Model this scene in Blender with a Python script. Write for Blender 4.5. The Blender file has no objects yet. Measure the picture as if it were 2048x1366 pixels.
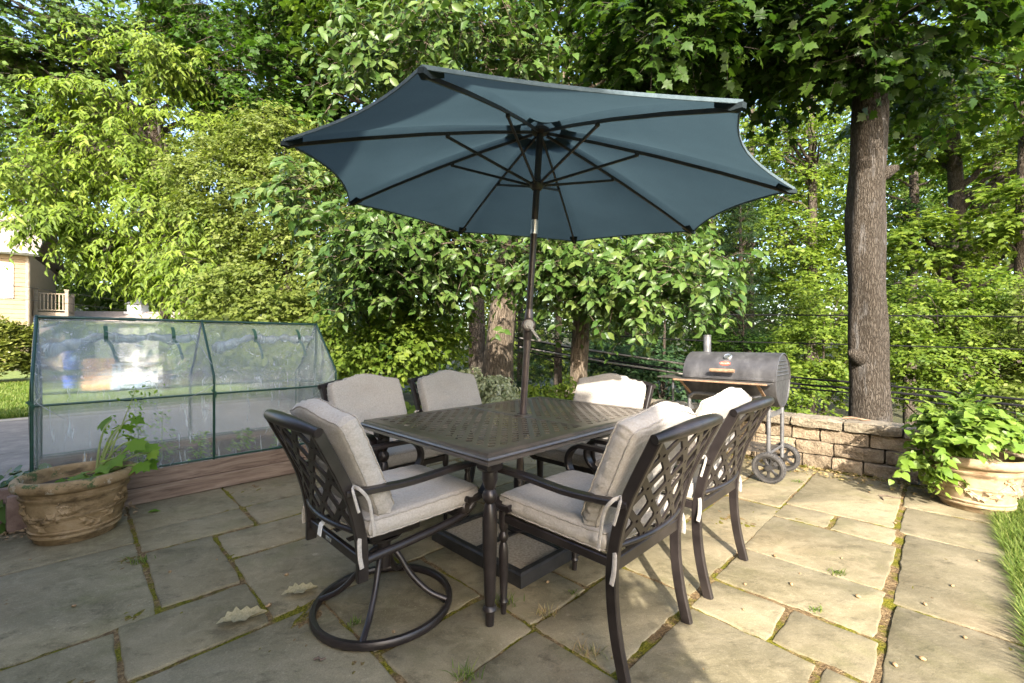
import bpy, bmesh, math, random
import numpy as np
from mathutils import Vector, Matrix
S = bpy.context.scene
COL = S.collection
PI = math.pi
R2 = math.sqrt(0.5)
F, HC, Y0, CX = 870.0, 1.18, 684.0, 1024.0      # focal (px at 2048), eye height, horizon row

def W(u, v, z=0.0):
    """patio coordinates (u along the table, v across it) to world"""
    return ((u - v) * R2, (u + v) * R2, z)
def P(px, py, Y):
    return np.array([(px - CX) / F * Y, Y, HC - (py - Y0) / F * Y])
def G(px, py, z=0.0):
    Y = F * (HC - z) / (py - Y0)
    return np.array([(px - CX) / F * Y, Y, z])
ANG_U = math.radians(45)                         # heading of +u

# ------------------------------------------------------------------ materials
def newmat(name):
    m = bpy.data.materials.new(name); m.use_nodes = True
    nt = m.node_tree; nt.nodes.clear()
    out = nt.nodes.new('ShaderNodeOutputMaterial')
    return m, nt, out
def N(nt, typ, **kw):
    n = nt.nodes.new(typ)
    for k, v in kw.items():
        if k.startswith('i_'):
            key = k[2:]
            key = int(key) if key.isdigit() else key.replace('_', ' ')
            n.inputs[key].default_value = v
        else:
            setattr(n, k, v)
    return n
def ramp(nt, fac, stops):
    r = nt.nodes.new('ShaderNodeValToRGB')
    e = r.color_ramp.elements
    while len(e) < len(stops): e.new(0.5)
    for k, (p, c) in enumerate(stops):
        e[k].position = p; e[k].color = (c[0], c[1], c[2], 1)
    nt.links.new(fac, r.inputs[0])
    return r.outputs[0]
def coords(nt, scale=(1, 1, 1)):
    tc = nt.nodes.new('ShaderNodeTexCoord')
    mp = nt.nodes.new('ShaderNodeMapping'); mp.inputs['Scale'].default_value = scale
    nt.links.new(tc.outputs['Object'], mp.inputs[0])
    return mp.outputs[0]
def noise(nt, vec, scale, detail=5, rough=0.6, dist=0.0):
    n = N(nt, 'ShaderNodeTexNoise'); n.inputs['Scale'].default_value = scale
    n.inputs['Detail'].default_value = detail; n.inputs['Roughness'].default_value = rough
    n.inputs['Distortion'].default_value = dist
    nt.links.new(vec, n.inputs['Vector'])
    return n.outputs[0]
def mixc(nt, fac, a, b, mode='MIX'):
    m = nt.nodes.new('ShaderNodeMix'); m.data_type = 'RGBA'; m.blend_type = mode
    for sock, val in ((m.inputs[0], fac), (m.inputs[6], a), (m.inputs[7], b)):
        if hasattr(val, 'is_output'): nt.links.new(val, sock)
        elif isinstance(val, (int, float)): sock.default_value = val
        else: sock.default_value = (val[0], val[1], val[2], 1)
    return m.outputs[2]
def mathn(nt, op, a, b=0.0):
    m = nt.nodes.new('ShaderNodeMath'); m.operation = op
    for k, val in enumerate((a, b)):
        if hasattr(val, 'is_output'): nt.links.new(val, m.inputs[k])
        else: m.inputs[k].default_value = val
    return m.outputs[0]
def bump(nt, h, strength, dist=0.01, base=None):
    b = nt.nodes.new('ShaderNodeBump'); b.inputs['Strength'].default_value = strength
    b.inputs['Distance'].default_value = dist
    nt.links.new(h, b.inputs['Height'])
    if base is not None: nt.links.new(base, b.inputs['Normal'])
    return b.outputs[0]
def attr(nt, name='rnd'):
    a = nt.nodes.new('ShaderNodeAttribute'); a.attribute_name = name
    return a.outputs['Fac']
def principled(nt, out, col, rough=0.6, metal=0.0, nrm=None, spec=None, coat=None):
    p = nt.nodes.new('ShaderNodeBsdfPrincipled')
    if hasattr(col, 'is_output'): nt.links.new(col, p.inputs['Base Color'])
    else: p.inputs['Base Color'].default_value = (*col, 1)
    if hasattr(rough, 'is_output'): nt.links.new(rough, p.inputs['Roughness'])
    else: p.inputs['Roughness'].default_value = rough
    p.inputs['Metallic'].default_value = metal
    if spec is not None: p.inputs['Specular IOR Level'].default_value = spec
    if nrm is not None: nt.links.new(nrm, p.inputs['Normal'])
    if out is not None: nt.links.new(p.outputs[0], out.inputs[0])
    return p
def nmat(name, stops, scale=8, detail=6, rough=0.7, metal=0.0, bmp=0.3, bscale=None, bdist=0.01,
         stretch=(1, 1, 1), spec=None, tone=0.0, nrough=0.6):
    """colour ramp over noise + bump; tone varies brightness with the per-face 'rnd' attribute"""
    m, nt, out = newmat(name)
    v = coords(nt, stretch)
    c = ramp(nt, noise(nt, v, scale, detail, nrough), stops)
    if tone:
        k = mathn(nt, 'ADD', mathn(nt, 'MULTIPLY', attr(nt), 2 * tone), 1 - tone)
        cc = nt.nodes.new('ShaderNodeCombineColor')
        for i in range(3): nt.links.new(k, cc.inputs[i])
        c = mixc(nt, 1.0, c, cc.outputs[0], 'MULTIPLY')
    nr = None
    if bmp: nr = bump(nt, noise(nt, v, bscale or scale * 4, 4, 0.65), bmp, bdist)
    principled(nt, out, c, rough, metal, nr, spec)
    return m
def leafmat(name, cols, trans=0.35, rough=0.55, tcol=1.4, spec=0.22):
    """leaf colour varies leaf by leaf; part of the light passes through the blade"""
    m, nt, out = newmat(name)
    a = attr(nt)
    n = len(cols)
    c = ramp(nt, a, [(i / (n - 1), k) for i, k in enumerate(cols)])
    p = principled(nt, None, c, rough, spec=spec)
    t = nt.nodes.new('ShaderNodeBsdfTranslucent')
    tc = mixc(nt, 1.0, c, (tcol, tcol * 1.05, tcol * 0.55), 'MULTIPLY')
    nt.links.new(tc, t.inputs[0])
    mx = nt.nodes.new('ShaderNodeMixShader'); mx.inputs[0].default_value = trans
    nt.links.new(p.outputs[0], mx.inputs[1]); nt.links.new(t.outputs[0], mx.inputs[2])
    nt.links.new(mx.outputs[0], out.inputs[0])
    return m

M = {}
def build_materials():
    # flagstone: olive-grey bluestone with lichen specks and slab-to-slab tone
    m, nt, out = newmat('flagstone')
    v = coords(nt); vs = coords(nt, (1.0, 1.0, 1.0))
    rot = nt.nodes.new('ShaderNodeMapping'); rot.inputs['Rotation'].default_value = (0, 0, math.radians(-45)); rot.inputs['Scale'].default_value = (0.8, 1.45, 1)
    nt.links.new(v, rot.inputs[0])
    big = noise(nt, rot.outputs[0], 1.5, 9, 0.66, 0.9)
    c = ramp(nt, big, [(0.28, (0.093, 0.078, 0.045)), (0.43, (0.147, 0.125, 0.073)), (0.57, (0.192, 0.163, 0.100)), (0.74, (0.242, 0.202, 0.130))])
    warm = noise(nt, v, 0.9, 3)
    c = mixc(nt, ramp(nt, warm, [(0.5, (0, 0, 0)), (0.75, (0.5, 0.5, 0.5))]), c, (0.223, 0.159, 0.096))
    md = noise(nt, v, 10, 8, 0.72, 0.8)
    c = mixc(nt, ramp(nt, md, [(0.46, (0, 0, 0)), (0.70, (0.6, 0.6, 0.6))]), c, (0.268, 0.227, 0.146))
    sp = noise(nt, v, 62, 4, 0.75)
    c = mixc(nt, ramp(nt, sp, [(0.58, (0, 0, 0)), (0.75, (0.55, 0.55, 0.55))]), c, (0.376, 0.327, 0.217))
    dk = noise(nt, rot.outputs[0], 9, 6, 0.75)
    c = mixc(nt, ramp(nt, dk, [(0.30, (0.8, 0.8, 0.8)), (0.46, (0, 0, 0))]), c, (0.077, 0.064, 0.037))
    gr = noise(nt, v, 3.4, 7)
    c = mixc(nt, ramp(nt, gr, [(0.54, (0, 0, 0)), (0.76, (0.5, 0.5, 0.5))]), c, (0.120, 0.116, 0.043))
    li = N(nt, 'ShaderNodeTexVoronoi'); li.inputs['Scale'].default_value = 3.1; nt.links.new(v, li.inputs['Vector'])
    c = mixc(nt, ramp(nt, li.outputs['Distance'], [(0.035, (0.45, 0.45, 0.45)), (0.05, (0, 0, 0))]), c, (0.357, 0.300, 0.209))
    fg = noise(nt, v, 210, 3, 0.8)
    c = mixc(nt, 1.0, c, ramp(nt, fg, [(0.30, (0.74, 0.74, 0.74)), (0.5, (1, 1, 1)), (0.72, (1.22, 1.2, 1.15))]), 'MULTIPLY')
    k = mathn(nt, 'ADD', mathn(nt, 'MULTIPLY', attr(nt), 0.26), 0.88)
    cc = nt.nodes.new('ShaderNodeCombineColor')
    for i in range(3): nt.links.new(k, cc.inputs[i])
    c = mixc(nt, 1.0, c, cc.outputs[0], 'MULTIPLY')
    b1 = bump(nt, noise(nt, rot.outputs[0], 5, 8, 0.6), 0.35, 0.02)
    stp = mathn(nt, 'DIVIDE', mathn(nt, 'FLOOR', mathn(nt, 'MULTIPLY', noise(nt, rot.outputs[0], 1.7, 6, 0.55, 0.7), 15.0)), 15.0)
    b1 = bump(nt, stp, 0.6, 0.03, b1)
    b2 = bump(nt, noise(nt, v, 90, 4, 0.7), 0.30, 0.004, b1)
    principled(nt, out, c, 0.82, 0, b2, 0.25)
    M['flag'] = m
    # joints: soil, dead grass, moss
    m, nt, out = newmat('joint_soil'); v = coords(nt)
    c = ramp(nt, noise(nt, v, 60, 6, 0.75), [(0.3, (0.055, 0.036, 0.020)), (0.5, (0.15, 0.10, 0.05)), (0.68, (0.32, 0.23, 0.12))])
    c = mixc(nt, ramp(nt, noise(nt, v, 5.5, 5, 0.6), [(0.46, (0, 0, 0)), (0.56, (1, 1, 1))]), c,
             ramp(nt, noise(nt, v, 120, 3), [(0.35, (0.055, 0.06, 0.006)), (0.65, (0.19, 0.165, 0.02))]))
    principled(nt, out, c, 0.95, 0, bump(nt, noise(nt, v, 150, 4), 0.9, 0.01), 0.1)
    M['joint'] = m
    M['block'] = nmat('wall_block', [(0.25, (0.075, 0.052, 0.030)), (0.46, (0.22, 0.165, 0.105)), (0.7, (0.36, 0.29, 0.195))], 17, 10, 0.95, 0, 1.0, 55, 0.025, tone=0.3, nrough=.78)
    M['cap'] = nmat('wall_cap', [(0.3, (0.06, 0.05, 0.034)), (0.48, (0.19, 0.155, 0.105)), (0.7, (0.33, 0.28, 0.20))], 13, 10, 0.95, 0, 1.0, 50, 0.025, tone=0.22, nrough=.78)
    M['paver'] = nmat('edging_paver', [(0.3, (0.12, 0.075, 0.055)), (0.7, (0.24, 0.16, 0.125))], 12, 6, 0.9, 0, 0.4, 60)
    M['metal'] = nmat('bronze_powder_coat', [(0.3, (0.013, 0.010, 0.010)), (0.7, (0.030, 0.024, 0.023))], 14, 5, 0.36, 0.25, 0.12, 160, 0.002, spec=0.6)
    M['tablemetal'] = nmat('weathered_bronze_coat', [(0.3, (0.050, 0.041, 0.033)), (0.7, (0.092, 0.076, 0.060))], 9, 6, 0.30, 0.1, 0.10, 60, 0.003, spec=0.9)
    M['black'] = nmat('black_plastic', [(0.3, (0.012, 0.012, 0.012)), (0.75, (0.035, 0.032, 0.03))], 20, 6, 0.45, 0, 0.2, 120, 0.003)
    # fabric
    m, nt, out = newmat('beige_fabric'); v = coords(nt)
    c = ramp(nt, noise(nt, v, 120, 3, 0.7), [(0.3, (0.29, 0.265, 0.235)), (0.7, (0.39, 0.36, 0.322))])
    c = mixc(nt, ramp(nt, noise(nt, v, 5, 5), [(0.52, (0, 0, 0)), (0.78, (0.32, 0.32, 0.32))]), c, (0.25, 0.215, 0.175))
    b1 = bump(nt, noise(nt, coords(nt, (1, 1, 2.2)), 9, 3, 0.5, 0.4), 0.35, 0.03)
    b2 = bump(nt, noise(nt, v, 160, 2), 0.12, 0.002, b1)
    p = principled(nt, out, c, 0.95, 0, b2, 0.15)
    p.inputs['Sheen Weight'].default_value = 0.15
    M['fabric'] = m
    M['piping'] = nmat('piping_cord', [(0.3, (0.26, 0.235, 0.205)), (0.7, (0.34, 0.31, 0.27))], 200, 2, 0.9, 0, 0.2, 400, 0.001)
    M['tietag'] = nmat('white_care_tag', [(0.3, (0.62, 0.62, 0.60)), (0.7, (0.78, 0.78, 0.76))], 40, 2, 0.7, 0, 0.1, 200, 0.001)
    # canopy
    m, nt, out = newmat('blue_canopy_cloth'); v = coords(nt)
    c = ramp(nt, noise(nt, v, 3, 5), [(0.3, (0.028, 0.038, 0.043)), (0.7, (0.037, 0.049, 0.055))])
    wv = noise(nt, v, 260, 2)
    c = mixc(nt, 0.25, c, ramp(nt, wv, [(0.3, (0.018, 0.028, 0.034)), (0.7, (0.052, 0.072, 0.081))]))
    bb = bump(nt, noise(nt, v, 320, 2), 0.2, 0.001)
    p = principled(nt, None, c, 0.9, 0, bb, 0.1)
    t = nt.nodes.new('ShaderNodeBsdfTranslucent'); nt.links.new(mixc(nt, 1.0, c, (1.3, 1.6, 1.7), 'MULTIPLY'), t.inputs[0])
    mx = nt.nodes.new('ShaderNodeMixShader'); mx.inputs[0].default_value = 0.37
    nt.links.new(p.outputs[0], mx.inputs[1]); nt.links.new(t.outputs[0], mx.inputs[2]); nt.links.new(mx.outputs[0], out.inputs[0])
    M['canopy'] = m
    M['hem'] = nmat('canopy_hem', [(0.3, (0.05, 0.075, 0.088)), (0.7, (0.08, 0.11, 0.125))], 60, 3, 0.9, 0, 0.2, 200, 0.001)
    M['rib'] = nmat('dark_brown_rib', [(0.3, (0.022, 0.015, 0.011)), (0.7, (0.045, 0.032, 0.024))], 20, 4, 0.4, 0.2, 0.1, 150, 0.001)
    M['pole'] = nmat('brown_pole', [(0.3, (0.07, 0.055, 0.05)), (0.7, (0.115, 0.092, 0.085))], 12, 4, 0.32, 0.45, 0.08, 120, 0.001)
    M['greyplastic'] = nmat('grey_plastic', [(0.3, (0.24, 0.22, 0.20)), (0.7, (0.36, 0.34, 0.31))], 16, 4, 0.45, 0, 0.1, 100, 0.001)
    M['steel'] = nmat('bright_steel', [(0.3, (0.35, 0.36, 0.36)), (0.7, (0.62, 0.63, 0.63))], 30, 4, 0.3, 0.9, 0.1, 100, 0.001)
    M['sand'] = nmat('base_aggregate', [(0.3, (0.25, 0.20, 0.14)), (0.6, (0.46, 0.38, 0.28))], 70, 6, 0.95, 0, 0.6, 200, 0.004)
    # grill
    m, nt, out = newmat('worn_grill_steel'); v = coords(nt)
    c = ramp(nt, noise(nt, coords(nt, (1, 1, 0.3)), 7, 8, 0.65), [(0.3, (0.035, 0.034, 0.035)), (0.55, (0.070, 0.068, 0.070)), (0.75, (0.14, 0.137, 0.137))])
    rr = ramp(nt, noise(nt, v, 25, 5), [(0.3, (0.35, 0.35, 0.35)), (0.7, (0.6, 0.6, 0.6))])
    principled(nt, out, c, rr, 0.35, bump(nt, noise(nt, v, 60, 5), 0.15, 0.003), 0.5)
    M['grill'] = m
    M['grilldark'] = nmat('sooty_grill_steel', [(0.3, (0.025, 0.022, 0.02)), (0.7, (0.085, 0.075, 0.065))], 12, 7, 0.55, 0.3, 0.3, 60, 0.003)
    M['wood'] = nmat('weathered_wood', [(0.3, (0.14, 0.078, 0.045)), (0.7, (0.30, 0.19, 0.115))], 6, 6, 0.8, 0, 0.4, 40, 0.004, stretch=(6, 6, 6))
    M['leg'] = nmat('grill_leg_steel', [(0.3, (0.085, 0.085, 0.09)), (0.7, (0.20, 0.20, 0.205))], 14, 5, 0.38, 0.5, 0.1, 80, 0.001)
    M['red'] = nmat('red_emblem', [(0.3, (0.45, 0.06, 0.035)), (0.7, (0.6, 0.10, 0.06))], 30, 3, 0.5, 0, 0)
    M['cream'] = nmat('cream_lettering', [(0.3, (0.6, 0.52, 0.42)), (0.7, (0.7, 0.62, 0.5))], 30, 3, 0.5, 0, 0)
    M['dial'] = nmat('pale_dial', [(0.3, (0.6, 0.62, 0.6)), (0.7, (0.75, 0.76, 0.75))], 30, 3, 0.3, 0, 0)
    M['rubber'] = nmat('wheel_rubber', [(0.3, (0.018, 0.017, 0.017)), (0.7, (0.06, 0.056, 0.052))], 25, 6, 0.75, 0, 0.3, 80, 0.003)
    # bed planks: grey-pink weathered, knots, grain along u
    m, nt, out = newmat('bed_plank'); v = coords(nt, (1.5, 14, 14))
    c = ramp(nt, noise(nt, v, 2.2, 8, 0.6, 1.2), [(0.3, (0.11, 0.075, 0.055)), (0.5, (0.195, 0.14, 0.105)), (0.7, (0.27, 0.205, 0.155))])
    vk = coords(nt, (2.2, 1, 4.5))
    kn = N(nt, 'ShaderNodeTexVoronoi'); kn.inputs['Scale'].default_value = 1.9; nt.links.new(vk, kn.inputs['Vector'])
    c = mixc(nt, ramp(nt, kn.outputs['Distance'], [(0.05, (0.85, 0.85, 0.85)), (0.13, (0, 0, 0))]), c, (0.10, 0.045, 0.022))
    principled(nt, out, c, 0.85, 0, bump(nt, noise(nt, v, 6, 6), 0.35, 0.004), 0.2)
    M['plank'] = m
    M['soil'] = nmat('dark_soil', [(0.3, (0.03, 0.02, 0.013)), (0.7, (0.10, 0.07, 0.045))], 30, 8, 0.95, 0, 1.0, 60, 0.02)
    M['greenpipe'] = nmat('green_frame_tube', [(0.3, (0.006, 0.030, 0.020)), (0.7, (0.016, 0.060, 0.040))], 30, 4, 0.35, 0.1, 0.1, 100, 0.001)
    M['strap'] = nmat('green_strap', [(0.3, (0.012, 0.05, 0.03)), (0.7, (0.03, 0.085, 0.05))], 90, 3, 0.8, 0, 0.1, 100, 0.001)
    # milky clear plastic sheet; pale wrinkle streaks put glints and reflections into the colour
    def plastic(name, haze_lo, haze_hi, tint):
        m, nt, out = newmat(name); v = coords(nt)
        g = N(nt, 'ShaderNodeBsdfGlossy'); g.inputs['Roughness'].default_value = 0.16
        g.inputs['Color'].default_value = (0.9, 0.95, 1, 1)
        va = coords(nt, (3.2, 3.2, 0.55))
        wr = noise(nt, va, 3.0, 6, 0.62, 2.2)
        fine = noise(nt, coords(nt, (16, 16, 1.2)), 5.0, 4, 0.6, 1.0)
        nb = bump(nt, wr, 0.45, 0.06); nb = bump(nt, fine, 0.15, 0.01, nb)
        nt.links.new(nb, g.inputs['Normal'])
        tr = N(nt, 'ShaderNodeBsdfTransparent'); tr.inputs['Color'].default_value = (*tint, 1)
        d = N(nt, 'ShaderNodeBsdfDiffuse'); d.inputs['Color'].default_value = (0.75, 0.78, 0.78, 1)
        tl = N(nt, 'ShaderNodeBsdfTranslucent'); tl.inputs['Color'].default_value = (0.75, 0.78, 0.78, 1)
        dm = N(nt, 'ShaderNodeMixShader'); dm.inputs[0].default_value = 0.5
        nt.links.new(d.outputs[0], dm.inputs[1]); nt.links.new(tl.outputs[0], dm.inputs[2])
        hz = ramp(nt, wr, [(0.40, (haze_lo,) * 3), (0.60, ((haze_lo + haze_hi) * .22,) * 3), (0.70, (haze_hi,) * 3)])
        st = ramp(nt, noise(nt, coords(nt, (9, 9, .8)), 2.2, 2, .5, 1.5), [(0.60, (0, 0, 0)), (0.74, (.20, .20, .20))])
        hz = mathn(nt, 'ADD', hz, st)
        rf = N(nt, 'ShaderNodeBsdfRefraction'); rf.inputs['IOR'].default_value = 1.09; rf.inputs['Roughness'].default_value = .13; rf.inputs['Color'].default_value = (*tint, 1)
        rm = N(nt, 'ShaderNodeMixShader'); rm.inputs[0].default_value = .6; nt.links.new(tr.outputs[0], rm.inputs[1]); nt.links.new(rf.outputs[0], rm.inputs[2])
        a = N(nt, 'ShaderNodeMixShader'); nt.links.new(hz, a.inputs[0])
        nt.links.new(rm.outputs[0], a.inputs[1]); nt.links.new(dm.outputs[0], a.inputs[2])
        lw = N(nt, 'ShaderNodeLayerWeight'); lw.inputs['Blend'].default_value = .5; nt.links.new(nb, lw.inputs['Normal'])
        frv = mathn(nt, 'ADD', mathn(nt, 'MULTIPLY', mathn(nt, 'POWER', lw.outputs['Facing'], 4.0), .45), .06)
        b = N(nt, 'ShaderNodeMixShader'); nt.links.new(frv, b.inputs[0])
        nt.links.new(a.outputs[0], b.inputs[1]); nt.links.new(g.outputs[0], b.inputs[2])
        nt.links.new(b.outputs[0], out.inputs[0])
        return m
    M['plastic'] = plastic('clear_plastic_sheet', 0.13, 0.58, (0.985, 0.995, 0.985))
    M['rolled'] = plastic('rolled_plastic_flap', 0.35, 0.7, (0.55, 0.6, 0.6))
    # pots
    def potmat(name, a, b, cc, stain, green=None):
        m, nt, out = newmat(name); v = coords(nt)
        c = ramp(nt, noise(nt, v, 7, 8, 0.65), [(0.3, a), (0.52, b), (0.72, cc)])
        c = mixc(nt, ramp(nt, noise(nt, coords(nt, (1, 1, 2.5)), 5, 8, 0.7), [(0.52, (0, 0, 0)), (0.64, (0.8, 0.8, 0.8))]), c, stain)
        if green:
            hz = nt.nodes.new('ShaderNodeSeparateXYZ'); nt.links.new(coords(nt), hz.inputs[0])
            zz = ramp(nt, hz.outputs[2], [(0.315, (0, 0, 0)), (0.335, (1, 1, 1))])
            pt = ramp(nt, noise(nt, v, 13, 8, 0.7), [(0.55, (0, 0, 0)), (0.59, (1, 1, 1))])
            c = mixc(nt, mathn(nt, 'MULTIPLY', zz, pt), c, green)
            pw = ramp(nt, noise(nt, v, 9, 6, 0.7), [(0.57, (0, 0, 0)), (0.62, (.7, .7, .7))])
            c = mixc(nt, mathn(nt, 'MULTIPLY', zz, pw), c, (0.42, 0.38, 0.30))
        principled(nt, out, c, 0.8, 0, bump(nt, noise(nt, v, 30, 7), 0.5, 0.006), 0.25)
        return m
    M['potL'] = potmat('aged_terracotta', (0.15, 0.098, 0.045), (0.27, 0.185, 0.095), (0.37, 0.27, 0.16), (0.055, 0.036, 0.017), (0.06, 0.085, 0.03))
    M['potR'] = potmat('pale_terracotta', (0.21, 0.14, 0.075), (0.30, 0.22, 0.13), (0.38, 0.30, 0.20), (0.11, 0.068, 0.035))
    M['asphalt'] = nmat('asphalt', [(0.3, (0.10, 0.085, 0.074)), (0.5, (0.20, 0.172, 0.15)), (0.7, (0.31, 0.27, 0.23))], 2.6, 12, 0.95, 0, 0.8, 90, 0.008, nrough=.8)
    M['edge_strip'] = nmat('driveway_edge', [(0.3, (0.28, 0.24, 0.18)), (0.7, (0.42, 0.37, 0.30))], 10, 6, 0.95, 0, 0.5, 60)
    M['lawn'] = nmat('lawn_ground', [(0.3, (0.06, 0.095, 0.014)), (0.55, (0.12, 0.165, 0.028)), (0.75, (0.20, 0.22, 0.06))], 3.5, 9, 0.95, 0, 0.8, 60, 0.03)
    M['terrain'] = nmat('forest_floor', [(0.3, (0.025, 0.025, 0.010)), (0.55, (0.055, 0.055, 0.018)), (0.75, (0.12, 0.09, 0.05))], 2.5, 9, 0.95, 0, 0.9, 12, 0.06)
    def bark(name, a, b, c2, sc=1.0, pale=None):
        m, nt, out = newmat(name)
        v = coords(nt, (17 * sc, 17 * sc, 3.4 * sc))
        wv = nt.nodes.new('ShaderNodeTexNoise'); wv.inputs['Scale'].default_value = 1.1; wv.inputs['Detail'].default_value = 4; nt.links.new(v, wv.inputs['Vector'])
        va = nt.nodes.new('ShaderNodeVectorMath'); va.operation = 'MULTIPLY_ADD'; nt.links.new(wv.outputs['Color'], va.inputs[0]); va.inputs[1].default_value = (1.1, 1.1, 1.6); nt.links.new(v, va.inputs[2])
        vo = N(nt, 'ShaderNodeTexVoronoi', feature='DISTANCE_TO_EDGE'); vo.inputs['Scale'].default_value = 1.35; nt.links.new(va.outputs[0], vo.inputs['Vector'])
        fz = ramp(nt, vo.outputs['Distance'], [(0.0, (.25, .25, .25)), (0.18, (.8, .8, .8)), (0.5, (1, 1, 1))])
        n0 = noise(nt, v, 3.2, 9, 0.72, 0.6)
        n1 = mathn(nt, 'MULTIPLY', mathn(nt, 'ADD', mathn(nt, 'MULTIPLY', n0, .75), .25), mathn(nt, 'ADD', mathn(nt, 'MULTIPLY', fz, .75), .25))
        c = ramp(nt, n1, [(0.14, a), (0.36, b), (0.62, c2)])
        if pale: c = mixc(nt, ramp(nt, noise(nt, coords(nt, (5, 5, 1.0)), 1.7, 6, .7, .8), [(0.56, (0, 0, 0)), (0.68, (.75, .75, .75))]), c, pale)
        c = mixc(nt, ramp(nt, noise(nt, coords(nt), 1.4, 4), [(0.5, (0, 0, 0)), (0.7, (.5, .5, .5))]), c, b)
        principled(nt, out, c, 0.92, 0, bump(nt, n1, 1.0, 0.06), 0.15)
        return m
    M['bark'] = bark('grey_maple_bark', (0.014, 0.010, 0.007), (0.055, 0.044, 0.033), (0.115, 0.098, 0.08), 2.0, (0.18, 0.172, 0.165))
    M['barkpale'] = bark('pale_bark', (0.045, 0.034, 0.023), (0.12, 0.092, 0.065), (0.21, 0.168, 0.125))
    M['barkdark'] = bark('dark_bark', (0.022, 0.017, 0.012), (0.06, 0.048, 0.036), (0.12, 0.10, 0.08))
    # leaves
    M['L_maple'] = leafmat('silver_maple_leaf', [(0.036, 0.073, 0.010), (0.067, 0.121, 0.017), (0.114, 0.160, 0.037)], .35)
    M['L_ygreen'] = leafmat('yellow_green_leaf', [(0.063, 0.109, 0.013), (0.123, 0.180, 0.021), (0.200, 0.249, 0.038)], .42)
    M['L_small'] = leafmat('small_olive_leaf', [(0.052, 0.078, 0.012), (0.112, 0.145, 0.026), (0.181, 0.207, 0.050)], .38)
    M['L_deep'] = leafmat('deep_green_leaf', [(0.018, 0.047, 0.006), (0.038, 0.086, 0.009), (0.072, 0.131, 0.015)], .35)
    M['L_big'] = leafmat('broad_glossy_leaf', [(0.026, 0.061, 0.011), (0.044, 0.088, 0.015), (0.075, 0.122, 0.026), (0.115, 0.151, 0.033)], .25, .42, spec=.3)
    M['L_near'] = leafmat('near_maple_leaf', [(0.019, 0.048, 0.008), (0.034, 0.069, 0.009), (0.062, 0.098, 0.014)], .38, .4)
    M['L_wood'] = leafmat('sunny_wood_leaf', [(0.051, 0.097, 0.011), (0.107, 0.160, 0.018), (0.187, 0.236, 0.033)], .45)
    M['L_mid'] = leafmat('mid_green_leaf', [(0.033, 0.071, 0.009), (0.065, 0.113, 0.014), (0.117, 0.160, 0.026)], .38)
    M['L_needle'] = leafmat('conifer_needle', [(0.010, 0.026, 0.010), (0.022, 0.050, 0.015), (0.042, 0.078, 0.022)], .15, .6)
    M['L_pale'] = leafmat('variegated_leaf', [(0.128, 0.160, 0.064), (0.272, 0.288, 0.160), (0.400, 0.400, 0.288)], .3)
    M['L_arb'] = leafmat('arborvitae_leaf', [(0.051, 0.072, 0.009), (0.102, 0.123, 0.017), (0.162, 0.170, 0.034)], .2)
    M['L_far'] = leafmat('far_leaf', [(0.032, 0.061, 0.008), (0.067, 0.101, 0.014), (0.125, 0.156, 0.028)], .35)
    M['L_pot'] = leafmat('pot_leaf', [(0.072, 0.138, 0.014), (0.123, 0.196, 0.026), (0.196, 0.260, 0.058)], .35, .4)
    M['L_squash'] = leafmat('squash_leaf', [(0.07, 0.15, 0.012), (0.13, 0.23, 0.02), (0.20, 0.30, 0.04)], .42, .5)
    M['grass'] = leafmat('grass_blade', [(0.054, 0.099, 0.012), (0.108, 0.162, 0.024), (0.198, 0.216, 0.061)], .35)
    M['drygrass'] = leafmat('dry_grass', [(0.22, 0.15, 0.07), (0.36, 0.27, 0.14), (0.12, 0.14, 0.03)], .3)
    M['stem'] = nmat('green_stem', [(0.3, (0.12, 0.16, 0.03)), (0.7, (0.22, 0.26, 0.07))], 20, 3, 0.6, 0, 0)
    M['dryleaf'] = nmat('dry_leaf', [(0.3, (0.22, 0.185, 0.095)), (0.7, (0.36, 0.315, 0.18))], 20, 6, 0.85, 0, 0.6, 40, 0.006)
    M['husk'] = nmat('seed_husk', [(0.3, (0.16, 0.09, 0.035)), (0.7, (0.34, 0.24, 0.13))], 60, 3, 0.7, 0, 0.3, 100, 0.002)
    M['twig'] = nmat('twig_bark', [(0.3, (0.06, 0.04, 0.03)), (0.7, (0.15, 0.11, 0.08))], 50, 3, 0.9, 0, 0.3, 100, 0.002)
    M['cable'] = nmat('black_cable', [(0.3, (0.004, 0.004, 0.005)), (0.7, (0.009, 0.009, 0.010))], 5, 3, 0.8, 0, 0, spec=.1)
    M['cablepale'] = nmat('pale_cable', [(0.3, (0.14, 0.125, 0.11)), (0.7, (0.26, 0.24, 0.22))], 5, 3, 0.6, 0, 0)  # paler tone for the two cables left of the grill
    M['siding'] = nmat('tan_siding', [(0.3, (0.235, 0.168, 0.105)), (0.7, (0.285, 0.208, 0.135))], 3, 4, 0.85, 0, 0.2, 30)
    M['white'] = nmat('white_paint', [(0.3, (0.50, 0.51, 0.53)), (0.7, (0.58, 0.58, 0.58))], 6, 4, 0.6, 0, 0)
    M['roofing'] = nmat('asphalt_shingle', [(0.3, (0.16, 0.13, 0.11)), (0.7, (0.30, 0.255, 0.225))], 8, 8, 0.95, 0, 0.5, 40, 0.02)
    M['darkroof'] = nmat('dark_shingle', [(0.3, (0.045, 0.045, 0.05)), (0.7, (0.09, 0.09, 0.10))], 8, 6, 0.9, 0, 0.3, 40)
    M['glass'] = nmat('window_glass', [(0.3, (0.05, 0.06, 0.07)), (0.7, (0.12, 0.14, 0.15))], 2, 2, 0.06, 0, 0, spec=.8)
    M['greywall'] = nmat('grey_clapboard', [(0.3, (0.15, 0.175, 0.19)), (0.7, (0.21, 0.235, 0.25))], 4, 4, 0.85, 0, 0.1, 30)
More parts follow.
